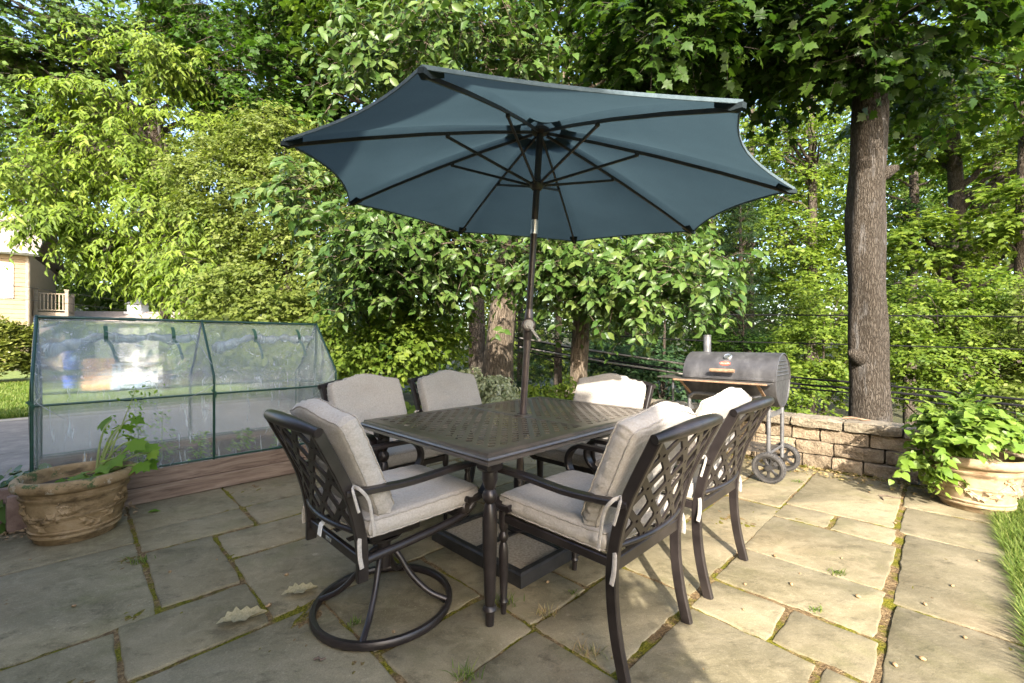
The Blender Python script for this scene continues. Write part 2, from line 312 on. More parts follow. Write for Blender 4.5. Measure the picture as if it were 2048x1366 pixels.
    M['railwood'] = nmat('beige_railing', [(0.3, (0.22, 0.17, 0.12)), (0.7, (0.31, 0.255, 0.195))], 8, 4, 0.8, 0, 0.1, 40)
    M['chairblue'] = nmat('pale_blue_paint', [(0.3, (0.26, 0.34, 0.48)), (0.7, (0.34, 0.42, 0.55))], 8, 4, 0.6, 0, 0)
    M['bluebin'] = nmat('blue_plastic', [(0.3, (0.03, 0.07, 0.38)), (0.7, (0.05, 0.11, 0.5))], 8, 4, 0.5, 0, 0)
    M['brick'] = nmat('orange_brick', [(0.3, (0.40, 0.22, 0.11)), (0.7, (0.55, 0.34, 0.19))], 18, 5, 0.9, 0, 0.4, 60)
    M['stake'] = nmat('wood_stake', [(0.3, (0.35, 0.22, 0.10)), (0.7, (0.5, 0.34, 0.18))], 30, 5, 0.9, 0, 0.3, 60)
build_materials()

# ------------------------------------------------------------------ mesh helpers
class MB:
    def __init__(s): s.v = []; s.f = []; s.r = []
    def add(s, verts, faces, r=0.5):
        o = len(s.v); s.v.extend([tuple(map(float, p)) for p in verts])
        s.f.extend([tuple(i + o for i in f) for f in faces]); s.r.extend([r] * len(faces)); return s
    def box(s, c, size, b=0.0, rot=None, r=0.5):
        hx, hy, hz = [k / 2 for k in size]
        c = np.array(c, float)
        if b <= 0: b = min(hx, hy, hz) * 0.02
        b = min(b, hx * .9, hy * .9, hz * .9)
        vs = []; idx = {}
        for sx in (-1, 1):
            for sy in (-1, 1):
                for sz in (-1, 1):
                    for a, p in enumerate(((sx * hx, sy * (hy - b), sz * (hz - b)), (sx * (hx - b), sy * hy, sz * (hz - b)), (sx * (hx - b), sy * (hy - b), sz * hz))):
                        idx[(sx, sy, sz, a)] = len(vs); vs.append(p)
        fs = []
        q = [(-1, -1), (1, -1), (1, 1), (-1, 1)]
        for sg in (-1, 1):
            fs.append([idx[(sg, a, c2, 0)] for a, c2 in q]); fs.append([idx[(a, sg, c2, 1)] for a, c2 in q]); fs.append([idx[(a, c2, sg, 2)] for a, c2 in q])
        for a in (-1, 1):
            for c2 in (-1, 1):
                fs.append([idx[(a, c2, -1, 0)], idx[(a, c2, 1, 0)], idx[(a, c2, 1, 1)], idx[(a, c2, -1, 1)]])
                fs.append([idx[(a, -1, c2, 0)], idx[(a, 1, c2, 0)], idx[(a, 1, c2, 2)], idx[(a, -1, c2, 2)]])
                fs.append([idx[(-1, a, c2, 1)], idx[(1, a, c2, 1)], idx[(1, a, c2, 2)], idx[(-1, a, c2, 2)]])
                for d in (-1, 1): fs.append([idx[(a, c2, d, 0)], idx[(a, c2, d, 1)], idx[(a, c2, d, 2)]])
        vs = np.array(vs)
        if rot is not None: vs = vs @ np.array(rot.to_3x3() if hasattr(rot, 'to_3x3') else rot).T
        return s.add(vs + c, fs, r)
    def loft(s, rings, cap=True, closed=True, r=0.5):
        n = len(rings[0]); vs = [p for ring in rings for p in ring]; fs = []
        for i in range(len(rings) - 1):
            for j in range(n if closed else n - 1):
                k = (j + 1) % n
                fs.append((i * n + j, i * n + k, (i + 1) * n + k, (i + 1) * n + j))
        if cap and closed:
            fs.append(tuple(range(n))[::-1]); fs.append(tuple((len(rings) - 1) * n + j for j in range(n)))
        return s.add(vs, fs, r)
    def frames(s, path, up=None):
        p = np.array(path, float); n = len(p)
        t = np.zeros_like(p); t[1:-1] = p[2:] - p[:-2]; t[0] = p[1] - p[0]; t[-1] = p[-1] - p[-2]
        t /= np.linalg.norm(t, axis=1)[:, None] + 1e-12
        out = []
        if up is None:
            a = np.array([0, 0, 1.]) if abs(t[0][2]) < .9 else np.array([1., 0, 0])
        else: a = np.array(up, float)
        prev = a - t[0] * (a @ t[0]); prev /= np.linalg.norm(prev)
        for i in range(n):
            w = (np.array(up, float) if up is not None else prev); w = w - t[i] * (w @ t[i])
            L = np.linalg.norm(w)
            w = prev if L < 1e-6 else w / L
            prev = w
            out.append((p[i], np.cross(w, t[i]), w))
        return out
    def tube(s, path, rad, n=8, cap=True, r=0.5):
        fr = s.frames(path); rads = rad if hasattr(rad, '__len__') else [rad] * len(fr)
        rings = []
        for (c, a, b), q in zip(fr, rads):
            rings.append([c + q * (math.cos(2 * PI * k / n) * a + math.sin(2 * PI * k / n) * b) for k in range(n)])
        return s.loft(rings, cap, True, r)
    def bar(s, path, w, h, up=(0, 0, 1), b=0.15, r=0.5):
        """rectangular section swept along a path; w sideways, h along up; corners chamfered"""
        fr = s.frames(path, up); rings = []
        for i, (c, a, d) in enumerate(fr):
            ww = (w[i] if hasattr(w, '__len__') else w) / 2; hh = (h[i] if hasattr(h, '__len__') else h) / 2
            e = b * min(ww, hh) * 2
            pr = [(ww - e, hh), (ww, hh - e), (ww, -hh + e), (ww - e, -hh), (-ww + e, -hh), (-ww, -hh + e), (-ww, hh - e), (-ww + e, hh)]
            rings.append([c + x * a + y * d for x, y in pr])
        return s.loft(rings, True, True, r)
    def lathe(s, prof, n=24, c=(0, 0, 0), axis=None, r=0.5, cap=True):
        c = np.array(c, float); rings = []
        for (q, z) in prof:
            ring = np.array([[q * math.cos(2 * PI * k / n), q * math.sin(2 * PI * k / n), z] for k in range(n)])
            if axis is not None: ring = ring @ np.array(axis).T
            rings.append(ring + c)
        return s.loft(rings, cap, True, r)
    def build(s, name, m, parent=None, smooth=40, fix=True):
        me = bpy.data.meshes.new(name); me.from_pydata(s.v, [], s.f)
        a = me.attributes.new('rnd', 'FLOAT', 'FACE'); a.data.foreach_set('value', s.r)
        if fix:
            bm = bmesh.new(); bm.from_mesh(me); bmesh.ops.recalc_face_normals(bm, faces=bm.faces); bm.to_mesh(me); bm.free()
        me.materials.append(m)
        if smooth:
            me.polygons.foreach_set('use_smooth', [True] * len(me.polygons)); me.set_sharp_from_angle(angle=math.radians(smooth))
        return link(name, me, parent)
def link(name, me, parent=None):
    o = bpy.data.objects.new(name, me); COL.objects.link(o)
    if parent is not None: o.parent = parent
    return o
def tag(o, label=None, cat=None, group=None, kind=None):
    if label: o['label'] = label
    if cat: o['category'] = cat
    if group: o['group'] = group
    if kind: o['kind'] = kind
    return o
def empty(name, loc, rz=0.0):
    o = bpy.data.objects.new(name, None); COL.objects.link(o); o.location = [float(k) for k in loc]; o.rotation_euler = (0, 0, rz)
    o.empty_display_size = .1
    return o
def structure(o, kind='structure'): o['kind'] = kind; return o
def copy_tree(o, parent=None):
    c = o.copy(); COL.objects.link(c)
    if parent is not None: c.parent = parent
    for ch in list(o.children): copy_tree(ch, c)
    return c
def rotm(axis, deg): return np.array(Matrix.Rotation(math.radians(deg), 3, axis))
def bez(p0, p1, p2, n=8):
    p0, p1, p2 = map(lambda q: np.array(q, float), (p0, p1, p2))
    return [(1 - t) ** 2 * p0 + 2 * t * (1 - t) * p1 + t * t * p2 for t in np.linspace(0, 1, n)]
def smoothpath(pts, n=5):
    """Catmull-Rom through points"""
    p = [np.array(q, float) for q in pts]; p = [2 * p[0] - p[1]] + p + [2 * p[-1] - p[-2]]; out = []
    for i in range(1, len(p) - 2):
        for t in np.linspace(0, 1, n, endpoint=False):
            a, b, c, d = p[i - 1], p[i], p[i + 1], p[i + 2]
            out.append(.5 * ((2 * b) + (c - a) * t + (2 * a - 5 * b + 4 * c - d) * t * t + (3 * b - a - 3 * c + d) * t ** 3))
    out.append(p[-2]); return out
def unit(a): return a / (np.linalg.norm(a, axis=-1, keepdims=True) + 1e-9)

# ------------------------------------------------------------------ foliage
SHAPES = {   # (along, side, lift) outlines, length 1
    'quad': ([(0, 0, 0), (.42, .5, .05), (1, 0, -.06), (.42, -.5, .05)], [(0, 1, 2, 3)]),
    'oval': ([(0, 0, 0), (.20, .36, .07), (.52, .46, .08), (1, 0, -.16), (.52, -.46, .08), (.20, -.36, .07), (.5, 0, 0)],
             [(0, 6, 2, 1), (6, 3, 2), (0, 5, 4, 6), (6, 4, 3)]),
    'maple': ([(0, 0, 0), (.02, .30, .02), (.16, .22, .03), (.30, .62, -.06), (.45, .34, .03), (.62, .42, -.02), (.70, .20, .02), (1, 0, -.10),
               (.70, -.20, .02), (.62, -.42, -.02), (.45, -.34, .03), (.30, -.62, -.06), (.16, -.22, .03), (.02, -.30, .02), (.4, 0, .0)],
              [(0, 14, 2, 1), (2, 14, 4, 3), (4, 14, 6, 5), (14, 7, 6), (14, 8, 7), (14, 10, 9, 8), (14, 12, 11, 10), (0, 13, 12, 14)]),
    'heart': ([(0, 0, 0), (-.10, .28, .05), (.12, .50, .09), (.45, .44, .06), (1, 0, -.14), (.45, -.44, .06), (.12, -.50, .09), (-.10, -.28, .05), (.4, 0, .0)],
              [(0, 8, 2, 1), (8, 4, 3, 2), (0, 7, 6, 8), (8, 6, 5, 4)]),
}
def leafmesh(name, mat, pos, axis, nrm, L, wid, shape, rnd, parent=None):
    tv, tf = SHAPES[shape]; tv = np.array(tv, float); k = len(tv); n = len(pos)
    axis = unit(axis); nrm = unit(nrm - axis * np.sum(nrm * axis, 1, keepdims=True)); side = np.cross(nrm, axis)
    L = np.asarray(L).reshape(-1, 1, 1)
    V = pos[:, None, :] + L * (tv[None, :, 0:1] * axis[:, None, :] + wid * tv[None, :, 1:2] * side[:, None, :] + tv[None, :, 2:3] * nrm[:, None, :])
    V = V.reshape(-1, 3).astype(np.float32)
    loops = np.concatenate([np.array(f) for f in tf]); cnt = np.array([len(f) for f in tf])
    li = (np.arange(n)[:, None] * k + loops[None, :]).ravel().astype(np.int32)
    starts1 = np.concatenate([[0], np.cumsum(cnt)[:-1]])
    st = (np.arange(n)[:, None] * len(loops) + starts1[None, :]).ravel().astype(np.int32)
    me = bpy.data.meshes.new(name)
    me.vertices.add(len(V)); me.vertices.foreach_set('co', V.ravel())
    me.loops.add(len(li)); me.loops.foreach_set('vertex_index', li)
    me.polygons.add(len(st)); me.polygons.foreach_set('loop_start', st)
    me.update(calc_edges=True)
    a = me.attributes.new('rnd', 'FLOAT', 'FACE'); a.data.foreach_set('value', np.repeat(rnd, len(cnt)).astype(np.float32))
    me.materials.append(mat)
    return link(name, me, parent)
def twig_mesh(base, d, ln, droop, r, mat, parent):
    """thin bent twigs that carry the leaf sprays"""
    n = len(base); z = np.array([0, 0, 1.]); s1 = unit(np.cross(d, z) + 1e-4); s2 = np.cross(s1, d); rings = []
    for t, q in ((-.35, 1.3), (.3, 1.0), (.95, .45)):
        c = base + d * ln * t - z * droop * ln * t * abs(t)
        for a in (0, 2.094, 4.189): rings.append(c + r * q * (math.cos(a) * s1 + math.sin(a) * s2))
    V = np.stack(rings, 1).reshape(-1, 3)
    f1 = [(0, 1, 4, 3), (1, 2, 5, 4), (2, 0, 3, 5), (3, 4, 7, 6), (4, 5, 8, 7), (5, 3, 6, 8)]
    F_ = (np.arange(n)[:, None, None] * 9 + np.array(f1)[None]).reshape(-1, 4)
    me = bpy.data.meshes.new('twigs'); me.vertices.add(len(V)); me.vertices.foreach_set('co', V.astype(np.float32).ravel())
    me.loops.add(F_.size); me.loops.foreach_set('vertex_index', F_.astype(np.int32).ravel()); me.polygons.add(len(F_)); me.polygons.foreach_set('loop_start', (np.arange(len(F_)) * 4).astype(np.int32)); me.update(calc_edges=True)
    me.materials.append(mat); o = link('twigs', me, parent); o['kind'] = 'stuff'; return o
def boughs_in(rng, center, radii, m, shell=.45, low=-1.0, lump=.25):
    d = unit(rng.normal(size=(m * 3, 3))); d = d[d[:, 2] > low][:m]
    r = shell + (1 - shell) * rng.random(len(d)) ** .6
    r *= 1 + lump * (np.sin(d[:, 0] * 5 + d[:, 2] * 7 + center[0]) * np.cos(d[:, 1] * 4 - d[:, 2] * 3 + center[1]))
    return np.array(center) + d * r[:, None] * np.array(radii), d
def crown_leaves(rng, B, O, size, twigs, per, twig_len, leaf_len, droop=.3, flat=.4, hang=.15, jit=.5, up=.6, outw=.8, face=(0, -.35, 0)):
    """leaf positions, axes, normals for sprays of twigs scattered round the bough ends B with outward directions O"""
    m = len(B); T = m * twigs
    b = np.repeat(B, twigs, 0); o = np.repeat(O, twigs, 0); sz = np.repeat(np.broadcast_to(np.asarray(size, float), (m,)), twigs)[:, None]
    base = b + rng.normal(size=(T, 3)) * sz * np.array([.55, .55, .55 * flat])
    ou = o * np.array([1, 1, .45])
    d = unit(ou * outw + rng.normal(size=(T, 3)) * np.array([.6, .6, .3]))
    ln = twig_len * (.55 + .8 * rng.random((T, 1)))
    tt = (np.arange(per) + .6) / per
    t = np.tile(tt, T)[:, None]; D = np.repeat(d, per, 0); LN = np.repeat(ln, per, 0)
    z = np.array([0, 0, 1.])
    pos = np.repeat(base, per, 0) + D * LN * t - z * droop * LN * t * t
    tan = unit(D - z * 2 * droop * t)
    side = unit(np.cross(tan, z) + 1e-4)
    sg = np.where(np.tile(np.arange(per) % 2, T) == 0, 1., -1.)[:, None]
    n = len(pos)
    ax = tan * .55 + side * sg * .8 + rng.normal(size=(n, 3)) * .22 - z * hang
    nr = z * up + np.repeat(o, per, 0) * .35 + np.array(face) + rng.normal(size=(n, 3)) * jit * .6
    pos = pos + rng.normal(size=(n, 3)) * leaf_len * .15
    L = leaf_len * (.58 + .5 * rng.random(n) + .45 * rng.random(n) ** 2)
    crown_leaves.last = (base, d, ln, droop)
    rt = np.repeat(rng.random(T), per)
    rnd = np.clip(.5 * rt + .5 * rng.random(n), 0, 1)
    return pos, ax, nr, L, rnd
def trunk(name, mat, parent, path, radii, limbs, rng, n=14, knobs=()):
    """tapered trunk with limbs (start fraction, end point, base radius) as one mesh"""
    mb = MB(); pp = smoothpath(path, 6); m = len(pp)
    rr = np.interp(np.linspace(0, 1, m), np.linspace(0, 1, len(radii)), radii)
    fr = mb.frames(pp); rings = []
    ph = rng.random(8) * 6.28
    for i, ((c, a, b), q) in enumerate(zip(fr, rr)):
        ring = []
        for k in range(n):
            th = 2 * PI * k / n
            w = 1 + .055 * math.sin(3 * th + ph[0] + i * .23) + .045 * math.sin(5 * th + ph[1] - i * .31) + .04 * math.sin(2 * th + i * .9 + ph[2]) + (.35 * math.exp(-i * .8) * (.6 + .4 * math.sin(4 * th + ph[3])))
            ring.append(c + q * w * (math.cos(th) * a + math.sin(th) * b))
        rings.append(ring)
    mb.loft(rings)
    pa = np.array(pp)
    for (fr0, end, r0) in limbs:
        s0 = pa[min(m - 1, int(fr0 * (m - 1)))]; end = np.array(end, float); d = end - s0
        mid = s0 + d * .45 + np.array([0, 0, .18 * np.linalg.norm(d[:2])]) + rng.normal(size=3) * .06 * np.linalg.norm(d)
        pts = bez(s0, mid, end, 9)
        pts = [p + (rng.normal(size=3) * .018 * np.linalg.norm(d) if 0 < i < 8 else 0) for i, p in enumerate(pts)]
        mb.tube(pts, list(np.linspace(r0, max(.006, r0 * .18), 9)), 7)
        for _ in range(2):
            j = rng.integers(4, 8); e2 = pts[j] + rng.normal(size=3) * np.array([.5, .5, .3]) * .35 * np.linalg.norm(d)
            q0 = r0 * (1 - j / 10)
            mb.tube(bez(pts[j], (pts[j] + e2) / 2 + np.array([0, 0, .1]), e2, 5), list(np.linspace(q0 * .6, q0 * .15 + .003, 5)), 5)
    for (c, r) in knobs[:0]:
        prof = [(r * math.sin(t), -r * math.cos(t)) for t in np.linspace(.05, PI - .05, 7)]
        mb.lathe(prof, 10, c)
    for (c, r) in knobs:      # burr: a warped stub growing out of the stem
        c = np.array(c, float); o = unit(np.array([c[0], c[1], 0])); e = c + o * r * 1.5 + np.array([0, 0, r * .5])
        mb.tube([c - o * r * 1.6 - [0, 0, r * 1.6], c - o * r * .6 - [0, 0, r * .5], c + o * r * .3, e, e + o * .012], [r * .5, r * 1.25, r * 1.05, r * .52, r * .25], 10)
    return mb.build(name, mat, parent, 60)
def tree(name, label, cat, base, tpath, tr, ellipsoids, lm, bm, seed, leaf=('quad', .12, .62), twigs=12, per=8, twig_len=.5, size=.5, droop=.3,
         flat=.4, hang=.15, limbs=10, group=None, limb_r=.35, limb_min=.25, up=.6, jit=.5, knobs=(), shell=.45, low=-1.0, lump=.25, ntr=14, face=(0, -.35, 0), outw=.8, twigs_r=0):
    """tpath relative to base; ellipsoids (center world, radii, number of boughs)"""
    rng = np.random.default_rng(seed)
    base = np.array(base, float); t = empty(name, base); tag(t, label, cat, group)
    Bs, Os = [], []
    for (c, r, m) in ellipsoids:
        b, o = boughs_in(rng, np.array(c, float) - base, r, m, shell, low, lump); Bs.append(b); Os.append(o)
    B = np.concatenate(Bs); O = np.concatenate(Os)
    if tpath is not None:
        lim = []
        if limbs:
            ids = rng.choice(len(B), min(limbs, len(B)), replace=False)
            top = tpath[-1][2]
            for i in ids:
                h = np.clip((B[i][2] - .35 * np.linalg.norm(B[i][:2] - np.array(tpath[-1][:2]))) / max(top, .5), limb_min, .97)
                lim.append((h, B[i], tr[0] * limb_r * (1.15 - .6 * h)))
        trunk('trunk', bm, t, tpath, tr, lim, rng, ntr, knobs)
    a = crown_leaves(rng, B, O, size, twigs, per, twig_len, leaf[1], droop, flat, hang, jit, up, outw, face)
    base_, d_, ln_, dr_ = crown_leaves.last
    leafmesh('crown', lm, a[0], a[1], a[2], a[3], leaf[2], leaf[0], a[4], t)
    if twigs_r: twig_mesh(base_, d_, ln_, dr_, twigs_r, bm, t)
    return t
# ================================================================== ground
rg = np.random.default_rng(7)
def gz(X, Y):
    u = (X + Y) * R2; v = (Y - X) * R2
    s = np.maximum(0, u - 5.7)
    return -0.06 - np.minimum(5.5, .34 * s) + np.clip((np.hypot(X, Y) - 30) * .16, 0, 9) + .12 * np.sin(X * .45) * np.cos(Y * .37) * np.clip(s, 0, 1)
def build_terrain():
    gx = np.concatenate([np.linspace(-90, -14, 16)[:-1], np.linspace(-14, 30, 89), np.linspace(30, 90, 13)[1:]])
    gy = np.concatenate([np.linspace(-30, -4, 10)[:-1], np.linspace(-4, 30, 69), np.linspace(30, 120, 16)[1:]])
    X, Y = np.meshgrid(gx, gy); Z = gz(X, Y); nx, ny = len(gx), len(gy)
    V = np.c_[X.ravel(), Y.ravel(), Z.ravel()]
    fs = [(j * nx + i, j * nx + i + 1, (j + 1) * nx + i + 1, (j + 1) * nx + i) for j in range(ny - 1) for i in range(nx - 1)]
    mb = MB(); mb.add(V, fs); return structure(mb.build('terrain', M['terrain'], None, 180))
build_terrain()
def uvsheet(name, mat, poly, z):
    mb = MB(); mb.add([W(u, v, z) for u, v in poly], [tuple(range(len(poly)))]); return structure(mb.build(name, mat, None, 0))
uvsheet('driveway', M['asphalt'], [(-30, 5.0), (3.1, 5.0), (3.5, 7.5), (3.2, 10.25), (-30, 10.25)], -0.045)
uvsheet('driveway_edge', M['edge_strip'], [(-30, 10.25), (3.2, 10.25), (3.3, 10.55), (-30, 10.55)], -0.040)  # pale strip between the asphalt and the lawn
uvsheet('lawn', M['lawn'], [(-40, 10.55), (3.3, 10.55), (3.6, 19), (-4, 34), (-40, 34)], -0.036)
uvsheet('side_lawn', M['lawn'], [(-3, -9), (4.8, -9), (4.8, -.22), (-3, -.22)], -0.030)

SLABS = [(-1.6, .25, 2.42, 3.38), (-1.6, .25, 3.38, 4.2), (.25, .59, 2.45, 3.18), (.25, .83, 3.18, 3.56), (.25, .83, 3.56, 4.2), (.83, 1.75, 3.56, 4.2),
 (.83, 1.75, 3.15, 3.56), (.59, 1.5, 2.74, 3.15), (.59, 1.23, 2.03, 2.74), (.115, .585, 2.015, 2.44), (-1.6, .115, 2.0, 2.41), (-1.6, .80, 1.2, 2.0),
 (.80, 1.335, 1.53, 2.045), (.80, 1.335, 1.19, 1.53), (1.335, 1.74, 1.22, 2.05), (1.74, 2.55, 1.22, 2.05), (2.55, 3.4, 1.22, 2.05), (3.4, 4.1, 1.22, 2.05), (4.1, 4.84, 1.22, 2.05),
 (1.335, 2.03, .83, 1.22), (2.03, 2.72, .83, 1.22), (2.72, 3.545, .83, 1.22), (3.545, 4.84, .84, 1.22),
 (1.15, 1.79, .20, .33), (1.15, 1.935, .33, .825), (1.79, 1.935, .18, .33), (1.935, 2.245, .18, .495), (1.935, 2.245, .495, .825), (2.245, 2.71, .19, .83), (2.71, 3.355, .21, .84),
 (3.355, 3.66, .22, .53), (3.355, 3.66, .53, .845), (3.66, 4.84, .24, .845),
 (.9, 1.45, -.24, .18), (1.45, 2.605, -.24, .17), (2.605, 3.61, -.24, .19), (3.61, 4.2, -.24, .21), (4.2, 4.84, -.24, .235),
 (-1.6, .3, .3, 1.2), (.3, 1.335, .62, 1.2), (.3, 1.15, .2, .62), (-.6, .9, -.24, .2), (1.15, 1.335, .62, .83), (-1.6, .3, .2, .3),
 (1.23, 2.1, 2.05, 2.74), (2.1, 2.9, 2.05, 2.6), (2.9, 3.9, 2.05, 2.75), (3.9, 4.84, 2.05, 2.8), (1.5, 2.3, 2.74, 3.15), (2.3, 2.9, 2.6, 3.5), (2.9, 3.9, 2.75, 3.5), (3.9, 4.84, 2.8, 3.6),
 (1.75, 2.3, 3.15, 4.2), (2.3, 3.3, 3.5, 4.3), (3.3, 4.84, 3.55, 4.4)]
def build_patio():
    mb = MB()
    for (u0, u1, v0, v1) in SLABS:
        gap = .004 + .006 * rg.random() ** 2
        g4 = gap + rg.random(4) * .006
        cs = [(u0 + g4[0], v0 + g4[1]), (u1 - g4[2], v0 + g4[1]), (u1 - g4[2], v1 - g4[3]), (u0 + g4[0], v1 - g4[3])]
        cs = [(a + rg.normal() * .004, b + rg.normal() * .004) for a, b in cs]
        ring = []
        for k in range(4):
            a = np.array(cs[k]); b = np.array(cs[(k + 1) % 4]); L = np.linalg.norm(b - a); m = max(4, int(L / .045))
            nrm = np.array([-(b - a)[1], (b - a)[0]]) / L
            ph = rg.random(3) * 6.28
            for i in range(m):
                t = i / m
                wob = .0022 * math.sin(t * L * 9 + ph[0]) + .0018 * math.sin(t * L * 31 + ph[1]) + rg.normal() * .0012
                if i == 0: wob = .007
                ring.append(a + (b - a) * t + nrm * wob)
        ring = np.array(ring); c = ring.mean(0); m = len(ring)
        tl = rg.normal(size=2) * .0016; dz = rg.normal() * .0012
        def zz(p): return dz + tl @ (p - c)
        def lv(off, dzz):
            out = []
            for p in ring:
                d = p - c; q = c + d * (1 - off / np.linalg.norm(d)); out.append(W(q[0], q[1], zz(q) + dzz))
            return out
        vs = lv(0, -.045) + lv(0, -.006) + lv(.003, -.002) + lv(.009, 0)
        fs = [(r * m + j, r * m + (j + 1) % m, (r + 1) * m + (j + 1) % m, (r + 1) * m + j) for r in range(3) for j in range(m)]
        fs.append(tuple(3 * m + j for j in range(m)))
        mb.add(vs, fs, float(rg.random()))
    o = structure(mb.build('patio', M['flag'], None, 35, fix=False))
    # joint sheet with mossy relief
    us = np.arange(-1.7, 4.98, .022); vs = np.arange(-.28, 4.6, .022); U, V = np.meshgrid(us, vs)
    nz = (np.sin(U * 7 + 1.3 * np.sin(V * 5)) * np.sin(V * 8.3 + np.sin(U * 3.1)) + .6 * np.sin(U * 23 + V * 17) * np.sin(V * 29 - U * 11)) / 1.6
    Z = -.007 + .006 * nz + rg.normal(size=U.shape) * .0018
    X = (U - V) * R2; Y = (U + V) * R2; nx = len(us); ny = len(vs)
    mb = MB(); mb.v = [tuple(p) for p in np.c_[X.ravel(), Y.ravel(), Z.ravel()]]
    mb.f = [(j * nx + i, j * nx + i + 1, (j + 1) * nx + i + 1, (j + 1) * nx + i) for j in range(ny - 1) for i in range(nx - 1)]; mb.r = [.5] * len(mb.f)
    structure(mb.build('patio_joints', M['joint'], None, 180, fix=False))
build_patio()

def blades(name, mat, pts, hgt, wid, rng, lean=.5, parent=None, bend=(0, 0)):
    n = len(pts); pts = np.asarray(pts, float)
    th = rng.random(n) * 2 * PI; h = hgt * (.5 + .8 * rng.random(n)); le = lean * h * (.2 + rng.random(n))
    dx = np.cos(th) * le + bend[0] * h; dy = np.sin(th) * le + bend[1] * h; sx = -np.sin(th) * wid / 2; sy = np.cos(th) * wid / 2
    z0 = np.zeros(n)
    v = np.stack([np.c_[pts[:, 0] - sx, pts[:, 1] - sy, pts[:, 2]], np.c_[pts[:, 0] + sx, pts[:, 1] + sy, pts[:, 2]],
                  np.c_[pts[:, 0] + dx * .4 + sx * .8, pts[:, 1] + dy * .4 + sy * .8, pts[:, 2] + h * .62], np.c_[pts[:, 0] + dx * .4 - sx * .8, pts[:, 1] + dy * .4 - sy * .8, pts[:, 2] + h * .62],
                  np.c_[pts[:, 0] + dx, pts[:, 1] + dy, pts[:, 2] + h * .95]], 1).reshape(-1, 3)
    k = np.arange(n)[:, None] * 5
    li = np.concatenate([k + [0, 1, 2, 3], k + [3, 2, 4]], 1).ravel().astype(np.int32)
    st = (np.arange(n)[:, None] * 7 + [0, 4]).ravel().astype(np.int32)
    me = bpy.data.meshes.new(name); me.vertices.add(len(v)); me.vertices.foreach_set('co', v.astype(np.float32).ravel())
    me.loops.add(len(li)); me.loops.foreach_set('vertex_index', li); me.polygons.add(len(st)); me.polygons.foreach_set('loop_start', st); me.update(calc_edges=True)
    a = me.attributes.new('rnd', 'FLOAT', 'FACE'); a.data.foreach_set('value', np.repeat(rng.random(n), 2).astype(np.float32))
    me.materials.append(mat); return link(name, me, parent)
def grass():
    n = 46000; u = rg.random(n) * 3.7 + 1.3; v = -.235 - 1.6 * rg.random(n) ** 1.6
    edge = -.215 - .03 * np.sin(u * 9) - .02 * np.sin(u * 23); ok = v < edge; u, v = u[ok], v[ok]
    p = np.c_[(u - v) * R2, (u + v) * R2, np.full(len(u), -.03)]
    o = blades('grass', M['grass'], p, .085, .0045, rg, .9, None, (-.25, -.1)); structure(o, 'stuff')
    n = 70000; u = -9 + 12.4 * rg.random(n); v = 10.6 + 9 * rg.random(n) ** 1.5
    p = np.c_[(u - v) * R2, (u + v) * R2, np.full(n, -.036)]
    o = blades('lawn_grass', M['grass'], p, .07, .014, rg, .8); structure(o, 'stuff')
grass()

# ================================================================== retaining wall
def rough_block(mb, c, size, rng, amp=.008, rot=None, r=.5, res=.045):
    """stone block: subdivided rounded box with a split, uneven face (local x = depth, y = length, z = height)"""
    s = np.array(size, float); n = [max(3, int(k / res)) for k in s]
    bm = bmesh.new(); bmesh.ops.create_cube(bm, size=1.0)
    bmesh.ops.subdivide_edges(bm, edges=bm.edges, cuts=4, use_grid_fill=True)
    P0 = np.array([v.co[:] for v in bm.verts]); q = P0 * 2
    rad = .017
    h = s / 2; p = P0 * s
    core = np.clip(p, -(h - rad), h - rad); d = p - core; L = np.linalg.norm(d, axis=1, keepdims=True)
    p = np.where(L > 1e-9, core + d / np.maximum(L, 1e-9) * np.minimum(L, rad), p)
    ph = rng.random(6) * 6.28
    nz = np.sin(p[:, 1] * 31 + ph[0]) * np.sin(p[:, 2] * 37 + ph[1]) + .6 * np.sin(p[:, 1] * 67 + ph[2]) * np.sin(p[:, 2] * 71 + ph[3])
    p[:, 0] += np.where(q[:, 0] < 0, -1, 1) * 0 + (amp * nz + rng.normal(size=len(p)) * amp * .35) * (np.abs(q[:, 0]) > .5)
    p[:, 2] += (amp * .35 * np.sin(p[:, 1] * 23 + ph[4])) * (np.abs(q[:, 2]) > .5)
    if rot is not None: p = p @ np.array(rot).T
    fs = [[v.index for v in f.verts] for f in bm.faces]; bm.free()
    mb.add(p + np.array(c, float), fs, r)
